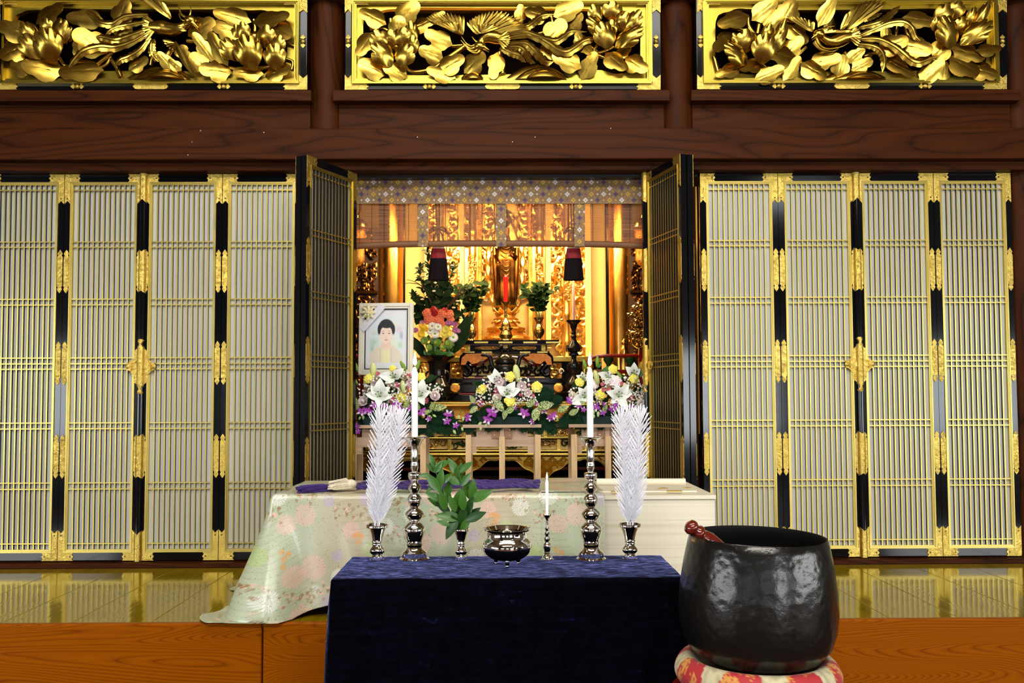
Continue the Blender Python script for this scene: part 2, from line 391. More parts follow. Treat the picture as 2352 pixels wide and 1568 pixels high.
# hall shell
for nm, xa, xb in (('wall_left', -6.1, -6.0), ('wall_right', 6.0, 6.1)):
    w = MB().box(xa, xb, -5.2, -2.7, -0.42, 4.7).box(xa, xb, 1.9, 5.2, -0.42, 4.7).box(xa, xb, -2.7, 1.9, -0.42, 0.35).box(xa, xb, -2.7, 1.9, 1.55, 4.7)
    struct(w.build(nm, M['plaster']))
    wf = struct(MB().box(xa+.02, xb-.02, -2.7, 1.9, 0.35, 0.41).box(xa+.02, xb-.02, -2.7, 1.9, 1.49, 1.55).build('window_%d' % (4 if xa < 0 else 5), M['dark_post']))  # frames round the openings of the added side lights
    for j in range(7): MB().box(xa+.03, xb-.03, -2.7+j*.758, -2.66+j*.758, .41, 1.49).build('muntin', M['dark_post'], wf)
sbox('ceiling', -6.1, 6.1, -5.3, 5.2, 4.7, 4.8, M['ceiling'], 0)
wb = MB()
cx = [-6.0] + [q for ab in WINS for q in ab] + [6.0]
for i in range(0, len(cx), 2): wb.box(cx[i], cx[i+1], -5.1, -5.0, -0.42, 4.1 if i == 6 else 4.7)
wb.box(5.7, 6.0, -5.1, -5.0, 4.1, 4.7).box(4.3, 5.7, -5.1, -5.0, 4.5, 4.7)
for a, b in WINS: wb.box(a, b, -5.1, -5.0, -0.42, 0.2).box(a, b, -5.1, -5.0, 1.7, 4.1).box(a, min(b, 4.3), -5.1, -5.0, 4.1, 4.7)
struct(wb.build('wall_back', M['plaster']))
for i, (a, b) in enumerate(WINS):
    w = MB()
    w.box(a, b, -5.06, -5.0, 0.2, 0.26).box(a, b, -5.06, -5.0, 1.64, 1.7)
    n = int((b-a)/0.45)
    wf = struct(w.build('window_%d' % (i+1), M['dark_post']))
    for j in range(n+1):
        q = a+(b-a)*j/n; MB().box(q-0.018, q+0.018, -5.05, -5.01, 0.26, 1.64).build('muntin', M['dark_post'], wf)
    MB().box(a, b, -5.05, -5.01, 0.90, 0.93).build('muntin', M['dark_post'], wf)
# front wall beyond the bays and over the transoms
for a, b, nm in ((-6, -3.05, 'wall_front'), (3.05, 6, 'wall_front')):
    sbox(nm, a, b, 5.02, 5.12, 0, 4.7, M['plaster'], 0)
sbox('trim_1', -6, 6, 4.90, 5.14, Z(-8, 4.92), 4.7, M['dark_beam'])
# sanctuary room behind the doors
sbox('wall_inner', -3.6, 3.6, 7.8, 7.9, 0, 4.0, M['dark_wall'], 0)
sbox('wall_inner', -3.62, -3.5, 5.15, 7.8, 0, 4.0, M['dark_wall'], 0)
sbox('wall_inner', 3.5, 3.62, 5.15, 7.8, 0, 4.0, M['dark_wall'], 0)
sbox('ceiling', -3.6, 3.6, 5.14, 7.9, 4.0, 4.1, M['dark_wall'], 0)
# pillars
PXC = (-2.985, -1.007, 1.007, 2.985)
for i, x in enumerate(PXC):
    o = MB().lathe([(0.001, 0), (0.102, 0), (0.102, 4.7), (0.001, 4.7)], 20).build('trim_%d' % (i+2), M['dark_post'], None, (x, 5.07, 0), (0, 0, PI/20), 0.6)
    struct(o, 'dark round timber pillar')
# timbers over the doors
sbox('trim_6', -6, 6, 4.86, 5.10, Z(365, 4.86), Z(294, 4.86), M['dark_beam'], 0.006)
sbox('trim_7', -6, 6, 4.93, 5.10, Z(391, 4.93), Z(365, 4.86)+0.01, M['dark_beam'], 0.004)
sbox('trim_8', -3.1, 3.1, 5.03, 5.26, Z(404, 5.0)+0.0, Z(389, 4.93), M['matte_black'], 0)  # head beam; its black stands in for the shadow gap over the doors
for i, (a, b) in enumerate(((-2.905, -1.085), (-0.925, 0.925), (1.085, 2.905))):
    sbox('trim_%d' % (9+2*i), a, b, 5.0, 5.10, Z(294, 4.9)-0.02, Z(229, 5.0), M['dark_beam'], 0.003)
    sbox('trim_%d' % (10+2*i), a-0.02, b+0.02, 4.925, 5.08, Z(231, 4.925), Z(206, 4.925), M['dark_beam'], 0.004)
sbox('trim_15', -3.1, 3.1, 4.945, 5.09, 0.0, 0.026, M['dark_beam'], 0.003)
# nail heads left in the long beam
nl = MB()
for px, py in ((441, 326), (606, 304), (959, 315), (1229, 315), (1177, 326), (1403, 295), (461, 300), (432, 356)):
    q = P(px, py, 4.858); nl.ball((q.x, 4.859, q.z), 0.004, n=6, k=4)
struct(nl.build('trim_16', M['screw']), 'small pale nails in the long beam')
# patterned tie beam glimpsed behind the centre transom
sbox('trim_17', -3.4, 3.4, 5.9, 6.05, 2.86, 3.0, M['red_lacquer'], 0.004)

# ------------------------------------------------------------------ lattice doors
DW, DH = 0.4426, 2.155
BARS = [.0264, .041, .177, .191, .327, .342, .480, .495, .509, .648, .663, .802, .818, .957, .973]
def plate_outline(L, w):
    h = L/2; a = w/2
    r = [(0, -h), (a*.6, -h+.012), (a*.95, -h+.022), (a*.62, -h+.034), (a*.98, -h+.040), (a, -h+.05)]
    r = r + [(x, -z) for x, z in reversed(r)]
    return r + [(-x, z) for x, z in reversed(r[1:-1])]
def meshes_for_doors():
    ms = {}
    b = MB(); b.box(-.0031, .0031, .0045, .0185, .044, DH-.044, 1); b.box(-.0031, .0031, .0025, .0045, .044, DH-.044, 0); ms['slat'] = b.mesh('slat', [M['gold_trim'], M['matte_black']])
    ms['bar'] = MB().box(.046, DW-.046, .0035, .012, -.003, .003).mesh('bar', M['gold_trim'])
    ms['stile'] = MB().box(0.0008, .034, 0, .032, 0, DH).mesh('stile', M['lacquer'])
    ms['rail'] = MB().box(.034, DW-.034, 0.0005, .032, 0, .044).mesh('rail', M['lacquer'])
    b = MB()
    for o_, i_, y in ((.034, .0395, -.005), (.0395, .044, -.002), (.044, .049, .001)):
        zo, zi = o_+.010, i_+.010
        b.box(o_, i_, y, .02, zo, DH-zo); b.box(DW-i_, DW-o_, y, .02, zo, DH-zo)
        b.box(i_, DW-i_, y, .02, zo, zi); b.box(i_, DW-i_, y, .02, DH-zi, DH-zo)
    ms['moulding'] = b.mesh('moulding', M['gold_trim'])
    ms['paper'] = MB().box(.04, DW-.04, .0187, .0215, .044, DH-.044).mesh('paper', M['paper'])
    L = [(0.0015, .0005), (.086, .0005), (.079, -.010), (.088, -.022), (.079, -.034), (.086, -.043), (.0335, -.043), (.0335, -.168), (.026, -.160), (.0175, -.150), (.009, -.160), (.0015, -.168)]
    for nm, sx, sz in (('tl', 1, 1), ('tr', -1, 1), ('bl', 1, -1), ('br', -1, -1)):
        b = MB(); ox = 0 if sx > 0 else DW; oz = DH if sz > 0 else 0
        b.prism([(ox+sx*x, oz+sz*z) for x, z in L], -.003, .0004, 0)
        for dx, dz in ((.070, -.022), (.0175, -.138)):
            b.prism([(ox+sx*dx+q*.005, oz+sz*dz+w*.005) for q, w in ((-1, 0), (0, -1), (1, 0), (0, 1))], -.0036, -.002, 1)
        ms['corner_'+nm] = b.mesh('corner_plate', [M['gold_plate'], M['matte_black']])
    ms['plate'] = MB().prism(plate_outline(.245, .029), -.003, .0004).mesh('edge_plate', M['gold_plate'])
    b = MB()
    b.grid(lambda u, v: (-.020+.040*u, -.003-.015*(1-abs(2*u-1)**4), -.002+(DH+.012)*v), 12, 1)
    ms['strip'] = b.mesh('cover_strip', M['lacquer'])
    def sleeve(z0, z1, n0=0, n1=0):
        b = MB()
        def fn(u, v):
            ca = 1-abs(2*u-1)
            zz = z0+n0*ca+(z1-z0-(n0+n1)*ca)*v
            return (-.0215+.043*u, -.0035-.017*(1-abs(2*u-1)**4), zz)
        return b.grid(fn, 12, 4).mesh('sleeve', M['gold_plate'])
    ms['sl_top'] = sleeve(DH-.165, DH+.013, .022, 0); ms['sl_bot'] = sleeve(-.004, .165, 0, .022)
    ms['sl_up'] = sleeve(DH*.745-.125, DH*.745+.125, .015, .015); ms['sl_lo'] = sleeve(DH*.266-.125, DH*.266+.125, .015, .015)
    zc = DH*.497; o_ = []
    half = [(0, -.165), (.012, -.155), (.018, -.142), (.012, -.130), (.024, -.118), (.034, -.108), (.037, -.085), (.035, -.060), (.050, -.046), (.060, -.030), (.078, -.022), (.086, 0)]
    half = half + [(x, -z) for x, z in reversed(half[:-1])]
    full = half + [(-x, z) for x, z in reversed(half[1:-1])]
    ms['lock'] = MB().prism([(x, zc+z*.82) for x, z in full], -.007, -.0035).mesh('lock_plate', M['gold_plate'])
    b = MB()
    def kn(u, v):
        z = (v*2-1)*.17; a = abs(z)
        w = .021 if a < .118 else (.012 if a < .128 else max(.0005, .019*math.sqrt(max(0, 1-((a-.146)/.026)**2))))
        return ((u*2-1)*w, -.006-.017*(1-abs(2*u-1)**4)*(1 if a < .15 else .7), zc+z)
    b.grid(kn, 8, 40)
    ms['lock_cover'] = b.mesh('lock_cover', M['gold_plate'])
    b = MB()
    for s in (-1, 1):
        b.box(s*.040-.022, s*.040+.022, -.013, -.006, zc-.012, zc+.012); b.box(s*.052-.005, s*.052+.005, -.019, -.006, zc-.022, zc+.022)
        b.lathe([(.001, 0), (.013, 0), (.013, .004), (.007, .008), (.001, .009)], 12, 0, TR((s*.073, -.006, zc), Matrix.Rotation(PI/2, 4, 'X')))
    ms['lock_bar'] = b.mesh('lock_bar', M['brass' if False else 'gold_plate'])
    return ms
DM = meshes_for_doors()
dn = [0]
def door(kind, label):
    dn[0] += 1
    r = thing('door_%d' % dn[0], (0, 0, 0), label, None, None, 0, 'structure')
    ob('stile', DM['stile'], r); ob('stile', DM['stile'], r, (DW-.0348, 0, 0))
    ob('rail', DM['rail'], r); ob('rail', DM['rail'], r, (0, 0, DH-.044))
    ob('moulding', DM['moulding'], r); ob('paper', DM['paper'], r)
    p = (DW-.098)/12
    for i in range(1, 12): ob('slat', DM['slat'], r, (.049+p*i, 0, 0))
    for f_ in BARS: ob('bar', DM['bar'], r, (0, 0, DH*(1-f_)))
    for c in ('tl', 'tr', 'bl', 'br'): ob('corner_plate', DM['corner_'+c], r)
    for s, xx in (('l', .0175), ('r', DW-.0175)):
        meet = (kind == 1 and s == 'r') or (kind == 2 and s == 'l')
        for f_ in ((.255, .734) if meet else (.255, .494, .734)): ob('edge_plate', DM['plate'], r, (xx, 0, DH*(1-f_)))
    if kind == 2:
        st = ob('cover_strip', DM['strip'], r)
        for q in ('sl_top', 'sl_up', 'sl_lo', 'sl_bot'): ob('sleeve', DM[q], st)
        ob('lock_plate', DM['lock'], r); ob('lock_cover', DM['lock_cover'], r); ob('lock_bar', DM['lock_bar'], r)
    return r
ORD = ('first', 'second', 'third', 'fourth')
for side, x0 in (('left', -2.905), ('right', 1.122)):
    for k in range(4):
        d = door(k, '%s closed gold lattice door panel of the %s bay' % (ORD[k], side)); d.location = (x0+k*(DW+.0006), WY, .033)
def hang(kind, origin, ang, label):
    d = door(kind, label); d.location = (origin[0], origin[1], .030); d.rotation_euler = (0, 0, ang); return d
nl_, fl_ = Vector((-1.012, 4.585)), Vector((-.815, 4.985))
a = math.atan2(fl_.y-nl_.y, fl_.x-nl_.x); nb = Vector((-math.sin(a), math.cos(a)))
hang(1, nl_, a, 'open gold lattice door leaf on the left of the altar opening')
q = nl_+Vector((math.cos(a), math.sin(a)))*DW+nb*.070
hang(0, q, a+PI, 'black door leaf folded behind the open leaf on the left')
fr_, nr_ = Vector((.812, 5.0)), Vector((.928, 4.573))
a = math.atan2(nr_.y-fr_.y, nr_.x-fr_.x); nb = Vector((-math.sin(a), math.cos(a)))
hang(2, fr_, a, 'open gold lattice door leaf on the right of the altar opening')
q = fr_+Vector((math.cos(a), math.sin(a)))*DW+nb*.070
hang(3, q, a+PI, 'black door leaf folded behind the open leaf on the right')

# ------------------------------------------------------------------ carved transoms
def gleaf_mesh(seed, nseg=30, rings=4):
    rnd = random.Random(seed); ph = rnd.uniform(-.15, .15); nt = rnd.uniform(.20, .30); dome = rnd.uniform(-.05, .08)
    vs_ = []; fs = []
    def outline(th):
        lob = abs(math.cos(1.5*(th+ph)))**0.5 if abs(th) < 2.2 else 1
        r = 1-nt*(1-lob)*1.7
        if abs(th) > 2.2: r = 1-.16*math.sin((abs(th)-2.2)/(PI-2.2)*PI)
        return r
    def hz(x, y):
        rr = x*x+y*y
        return (.26+dome)*(1-y*y*1.05)-.12*x*x-.035*math.exp(-(y/.05)**2)*(x < .70)
    lay = []
    for side in (0, 1):
        base = len(vs_); vs_.append((0, 0, hz(0, 0)-side*.06))
        for k in range(1, rings+1):
            for j in range(nseg):
                th = 2*PI*j/nseg-PI; rho = k/rings; r = outline(th)*rho if k > 1 else rho
                x, y = r*math.cos(th), r*math.sin(th)
                vs_.append((x*.5, y*.5, (hz(x, y)-side*.06*(1.0))*.5))
        for j in range(nseg):
            jj = (j+1) % nseg
            fs.append((base, base+1+j, base+1+jj))
            for k in range(rings-1):
                q = base+1+k*nseg; fs.append((q+j, q+nseg+j, q+nseg+jj, q+jj))
        lay.append(base+1+(rings-1)*nseg)
    for j in range(nseg):
        jj = (j+1) % nseg; fs.append((lay[0]+j, lay[1]+j, lay[1]+jj, lay[0]+jj))
    vs_[0] = (0, 0, hz(0, 0)*.5); vs_[1+rings*nseg] = (0, 0, (hz(0, 0)-.06)*.5)
    return MB().add(vs_, fs).mesh('gilded_leaf', M['gold_leaf'], 0.7)
def gpetal_mesh(fingers, seed):
    n = fingers*8; rings = 5; vs_ = []; fs = []; lay = []
    for side in (0, 1):
        b = len(vs_)
        for k in range(rings+1):
            rho = k/rings
            for j in range(n+1):
                u = j/n*2-1; th = u*(1.25-.25*rho)
                sc = abs(math.cos(PI*fingers*(j/n)+PI/2))**0.5
                r = (1-.12*(1-sc)*rho**6-.16*abs(u)**2)*rho
                x, y = r*math.cos(th), r*math.sin(th)*(.86 if rho > .3 else 1)
                bulge = .30*math.sin(PI*min(1, rho*.9))
                vs_.append((x, y, bulge*(1-.5*u*u)-side*.045))
        for k in range(rings):
            for j in range(n):
                q = b+k*(n+1)+j; fs.append((q, q+1, q+n+2, q+n+1))
        lay.append(b)
    m = n+1
    for j in range(n): fs.append((lay[0]+rings*m+j, lay[0]+rings*m+j+1, lay[1]+rings*m+j+1, lay[1]+rings*m+j))
    for k in range(rings):
        for c in (0, n): fs.append((lay[0]+k*m+c, lay[0]+(k+1)*m+c, lay[1]+(k+1)*m+c, lay[1]+k*m+c))
    return MB().add(vs_, fs).mesh('petal', M['gold_leaf'], 0.7)
GL = [gleaf_mesh(i) for i in range(6)]
GP = {n: gpetal_mesh(n, n) for n in (3, 4, 5)}
def feather_mesh():
    def fn(u, v):
        w = .15*min(1, .35+3*v)*math.sqrt(max(.004, 1-max(0, (v-.72)/.28)**2))
        return (v, (u*2-1)*w, .05*(1-abs(u*2-1))+.10*v*(1-v))
    b = MB().grid(fn, 4, 8); b2 = MB()
    n0 = len(b.v); b.add([(x, y, z-.05) for x, y, z in b.v], [list(reversed(f)) for f in b.f[:]])
    return b.mesh('feather', M['gold_leaf'], 0.5)
GF = feather_mesh()
bud_b = MB().lathe([(.001, 0), (.5, .08), (.85, .35), (1, .75), (.86, 1.2), (.55, 1.5), (.30, 1.62), (.14, 1.5), (.001, 1.4)], 20, 0, None, (0, 0, 0), lambda a, z: 1-.10*abs(math.sin(2.5*a))**.5*(z > .4))
GB = bud_b.mesh('bud', M['gold_leaf'], 0.7)
PXM = 4.93/F
def put(me, name, root, w, R, sc):
    o = D.objects.new(name, me); C.objects.link(o); o.parent = root
    o.matrix_local = Matrix.Translation(Vector(w)-root.location) @ R @ Matrix.Diagonal((*sc, 1)); return o
rt = random.Random(11)
def carve_dir(a, tilt=0.0):
    a = math.radians(a); return Vector((math.cos(a), -tilt, math.sin(a)))
def g_leaf(root, px, py, L, Wd, ang, dy=0.0, mesh=None):
    w = P(px, py, 4.905-dy); R = rot_to(carve_dir(ang, rt.uniform(.05, .35)), (rt.uniform(-.12, .12), -1, rt.uniform(-.05, .25)))
    return put(mesh or rt.choice(GL), 'gilded_leaf', root, w, R, (L*PXM*1.15, Wd*PXM*1.38, Wd*PXM*.85))
def g_petal(par, root, px, py, L, Wd, ang, n=4, dy=0.0):
    a = math.radians(ang); bx, by = px-math.cos(a)*L*.5, py+math.sin(a)*L*.5
    w = P(bx, by, 4.915-dy); R = rot_to(carve_dir(ang, .35), (0, -1, .25))
    o = put(GP[n], 'petal', root, w, R, (L*PXM*1.08, Wd*PXM*1.0, L*PXM*.70))
    o.parent = par; return o
def g_tube(root, name, pts, r0, r1=None, y=4.935, mat='gold_leaf', flat=1.0, n=24):
    w = smooth_path([P(a, b, y) for a, b in pts], n); r1 = r0 if r1 is None else r1
    return MB().tube([p-root.location for p in w], [(r0+(r1-r0)*i/n)*PXM for i in range(n+1)], 8, 0, None, flat).build(name, M[mat], root)
def g_plume(par, root, pts, w0, y=4.885):
    """a serrated tail plume: a ridged ribbon along a curve"""
    n = 40; w = [p-root.location for p in smooth_path([P(a, b, y) for a, b in pts], n)]
    vs_ = []; fs = []
    for i in range(n+1):
        t = i/n; d = (w[min(i+1, n)]-w[max(i-1, 0)]).normalized(); s = Vector((-d.z, 0, d.x))
        ww = w0*PXM*(.55+.75*math.sin(PI*min(1, t*1.02))**.8)*(1.0 if t < .86 else max(.08, (1-t)/.14))
        saw = 1+.30*((i % 5)/4)
        wob = Vector((0, -.012*math.sin(t*5), 0))
        for q, h in ((-1, 0), (-.35, .35), (0, .22), (.35, .35), (1, 0), (0.0, -.4)):
            vs_.append(w[i]+wob+s*(q*ww*(saw if abs(q) == 1 else 1))+Vector((0, -h*ww, 0)))
    for i in range(n):
        for j in range(6):
            jj = (j+1) % 6; fs.append((i*6+j, i*6+jj, (i+1)*6+jj, (i+1)*6+j))
    return MB().add(vs_, fs).build('tail_plume', M['gold_leaf'], par, None, None, .5)
def g_fan(par, root, rootpx, t0, tm, t1, n, wd, y=4.89, name='feather'):
    for i in range(n):
        u = i/(n-1); tx = (1-u)**2*t0[0]+2*u*(1-u)*tm[0]+u*u*t1[0]; ty = (1-u)**2*t0[1]+2*u*(1-u)*tm[1]+u*u*t1[1]
        a = P(rootpx[0], rootpx[1], y+.006*(i % 2)); b = P(tx, ty, y-.012-.004*(i % 3))
        d = b-a; o = put(GF, name, root, a, rot_to(d, (0, -1, .2)), (d.length*1.05, wd*PXM*8.0, d.length*.45)); o.parent = par
def g_mound(root, x0, x1, ytop, ybot, ridges=3):
    b = MB(); y0 = 4.945
    def hill(k):
        sc = 1-.22*k; c = (x0+x1)/2+(x1-x0)*.04*k
        hw = (x1-x0)/2*sc; ht = (ybot-ytop)*sc
        def fn(u, v):
            px = c+(u*2-1)*hw; hh = ht*max(0.02, (1-abs(u*2-1)**2.0))
            p = P(px, ybot-hh*math.sin(v*PI/2)**.9, y0); bul = .035*(1+k*.45)*math.cos(v*PI/2)*math.sqrt(max(0.03, 1-(u*2-1)**2))
            return (p.x-root.location.x, p.y-bul-.010*k-root.location.y, p.z-root.location.z)
        b.grid(fn, 20, 7)
    for k in range(ridges): hill(k)
    return b.build('rock_mound', M['gold_leaf'], root, None, None, 1.2)
def frame_piece(root, name, x0, x1, y0, y1, Yf, Yb, mat, b=0.0):
    a = P(x0, y1, Yf)-root.location; c = P(x1, y0, Yf)-root.location
    o = MB().box(a.x, c.x, Yf-root.location.y, Yb-root.location.y, a.z, c.z).build(name, M[mat], root)
    if b: bev(o, b)
    return o
def rosette(root, px, py, vert=False):
    w = P(px, py, 4.928)-root.location; b = MB()
    T = TR(w, Matrix.Rotation(PI/2, 4, 'X'))
    b.lathe([(.001, 0), (.014, 0), (.014, .006), (.010, .010), (.006, .014), (.001, .015)], 16, 0, T)
    for s in (-1, 1):
        o = [(s*.015, -.006), (s*.020, -.014), (s*.027, -.011), (s*.038, 0), (s*.027, .011), (s*.020, .014), (s*.015, .006)]
        if vert: o = [(z, x) for x, z in o]
        b.prism([(w.x+x, w.z+z) for x, z in o], w.y-.004, w.y+.001)
    return b.build('stud', M['gold_plate'], root)
def transom(name, label, G, spec):
    gx0, gx1, gy0, gy1 = G; ctr = P((gx0+gx1)/2, gy1, 4.95)
    root = thing(name, ctr, label, 'carving', 'carved gilt transoms')
    bx0, bx1, by0, by1 = gx0-16, gx1+20, -6, gy1+15
    frame_piece(root, 'border_rail', bx0, bx1, gy1, by1, 4.930, 5.0, 'lacquer', .003)
    frame_piece(root, 'border_rail', bx0, bx1, by0, gy0, 4.930, 5.0, 'lacquer', .003)
    frame_piece(root, 'border_stile', bx0, gx0, gy0, gy1, 4.931, 5.0, 'lacquer', .003)
    frame_piece(root, 'border_stile', gx1, bx1, gy0, gy1, 4.931, 5.0, 'lacquer', .003)
    for st, (ins, Yf) in enumerate(((0, 4.905), (4, 4.912), (7, 4.925))):
        i2 = (4, 7, 11)[st]
        for nm, q in (('moulding', (gx0+ins, gx1-ins, gy1-i2, gy1-ins)), ('moulding', (gx0+ins, gx1-ins, gy0+ins, gy0+i2)), ('moulding', (gx0+ins, gx0+i2, gy0+i2, gy1-i2)), ('moulding', (gx1-i2, gx1-ins, gy0+i2, gy1-i2))):
            frame_piece(root, nm, *q, Yf, 4.97, 'gold_frame')
    # pierced back board
    n = 120; outer = []; inner = []
    fx0, fx1, fy0, fy1 = gx0+9, gx1-9, gy0+9, gy1-9
    cx_, cy_ = (fx0+fx1)/2, (fy0+fy1)/2; hx, hy = (fx1-fx0)/2, (fy1-fy0)/2
    for i in range(n):
        a = 2*PI*i/n; ca, sa = math.cos(a), math.sin(a)
        e_ = .16; ux = math.copysign(abs(ca)**e_, ca); uy = math.copysign(abs(sa)**e_, sa)
        s = 1/max(abs(ux), abs(uy)); outer.append((cx_+hx*ux*s, cy_+hy*uy*s))
        e_ = .28; vx = math.copysign(abs(ca)**e_, ca); vy = math.copysign(abs(sa)**e_, sa)
        wv = 5*noise.noise((i*.23, gx0*.1, 1.7)) + (6 if sa > 0.3 else 0)*math.sin(i*.41+gx0)
        inner.append((cx_+(hx-17)*vx, cy_+(hy-13-max(-4, wv))*vy))
    b = MB(); Yb = 4.95
    o0 = [P(x, y, Yb)-ctr for x, y in outer]; i0 = [P(x, y, Yb)-ctr for x, y in inner]; i1 = [p+Vector((0, .03, 0)) for p in i0]
    b.add(o0+i0+i1, [(i, (i+1) % n, n+(i+1) % n, n+i) for i in range(n)]+[(n+i, n+(i+1) % n, 2*n+(i+1) % n, 2*n+i) for i in range(n)], 0, True)
    b.build('pierced_board', M['gold_board'], root, None, None, .5)
    # plates on the black border
    def pl(x0, x1, y0, y1):
        a = P(x0, y1, 4.927)-ctr; c = P(x1, y0, 4.927)-ctr; w = (c.x-a.x); h = c.z-a.z; e_ = min(.016, w*.2)
        MB().prism([(a.x, a.z+h/2), (a.x+e_*.7, a.z+h*.1), (a.x+e_*1.4, a.z+h*.02), (a.x+e_*2, a.z), (c.x-e_*2, a.z), (c.x-e_*1.4, a.z+h*.02), (c.x-e_*.7, a.z+h*.1), (c.x, a.z+h/2), (c.x-e_*.7, c.z-h*.1), (c.x-e_*2, c.z), (a.x+e_*2, c.z), (a.x+e_*.7, c.z-h*.1)], a.y-.003, a.y+.004).build('border_plate', M['gold_plate'], root)
    pl((bx0+bx1)/2-41, (bx0+bx1)/2+41, gy1+1, by1-1)
    for sx in (0, 1):
        for sy in (0, 1):
            cx0 = bx0 if sx == 0 else bx1; d = 1 if sx == 0 else -1; yy = by1 if sy == 0 else by0+2; dy = -1 if sy == 0 else 1
            th = 15 if sx == 0 else 19
            o_ = [(0, 0), (54, 0), (50, 3.5), (56, 7), (50, 11), (54, 14.5), (th, 14.5), (th, 34), (th*.75, 30), (th*.5, 26), (th*.25, 30), (0, 34)]
            pts = [P(cx0+d*x, yy+dy*z, 4.927)-ctr for x, z in o_]
            MB().prism([(p.x, p.z) for p in pts], pts[0].y-.003, pts[0].y+.003).build('corner_plate', M['gold_plate'], root)
    for px in ((bx0+bx1)/2-168, (bx0+bx1)/2+168): rosette(root, px, gy1+8)
    for px in (bx0+8, bx1-10): rosette(root, px, (gy0+gy1)/2+1, True)
    for lf in spec['leaves']: g_leaf(root, *lf)
    for bx in spec['buds']:
        px, py, r, ang = bx
        w = P(px, py, 4.915); put(GB, 'bud', root, w, rot_to(carve_dir(ang)) @ Matrix.Rotation(PI/2, 4, 'Y') @ Matrix.Translation((0, 0, -.8)), (r*PXM,)*3)
    for pts, r0, r1 in spec['stems']: g_tube(root, 'stem', pts, r0, r1, 4.94)
    for pk in spec['peonies']:
        w = P(pk['c'][0], pk['c'][1], 4.935)-ctr
        pe = MB().ball(w, 13*PXM, 0, 14, 8, (1.2, .7, 1)).build('peony', M['gold_leaf'], root)
        for q in pk['p']: g_petal(pe, root, *q)
    for m in spec['mounds']: g_mound(root, *m)
    ph = spec['phoenix']
    w = smooth_path([P(x, y, 4.895) for x, y, _ in ph['body']], 24); m = len(ph['body'])-1
    rad = []
    for i in range(25):
        t_ = i/24*m; k = min(int(t_), m-1); u = t_-k; rad.append(((1-u)*ph['body'][k][2]+u*ph['body'][k+1][2])*PXM)
    bd = MB().tube([p-ctr for p in w], rad, 12)
    hx, hy = ph['head']; hw = P(hx, hy, 4.87)-ctr; bkx, bky = ph['beak']; bw = P(bkx, bky, 4.862)-ctr
    bd.ball(hw, 12*PXM, 0, 12, 8, (1.2, .9, .9))
    bd.tube([hw, hw.lerp(bw, .5)+Vector((0, -.004, .004)), bw], [8*PXM, 4.4*PXM, .5*PXM], 8)
    bd.tube([hw+Vector((0, 0, -.008)), hw.lerp(bw, .45)+Vector((0, 0, -.010)), bw+Vector((0, 0, -.012))], [4*PXM, 2.2*PXM, .4*PXM], 6)
    bd.ball(hw+Vector((0, -.018, .006)), 2.2*PXM, 0, 8, 5)
    po = bd.build('phoenix', M['gold_leaf'], root)
    for fn_ in ph['fans']: g_fan(po, root, *fn_)
    for pts, wd in ph['plumes']: g_plume(po, root, pts, wd)
    for pts, r0, r1 in ph.get('crest', []):
        o = g_tube(root, 'crest_feather', pts, r0, r1, 4.87); o.parent = po
    return root

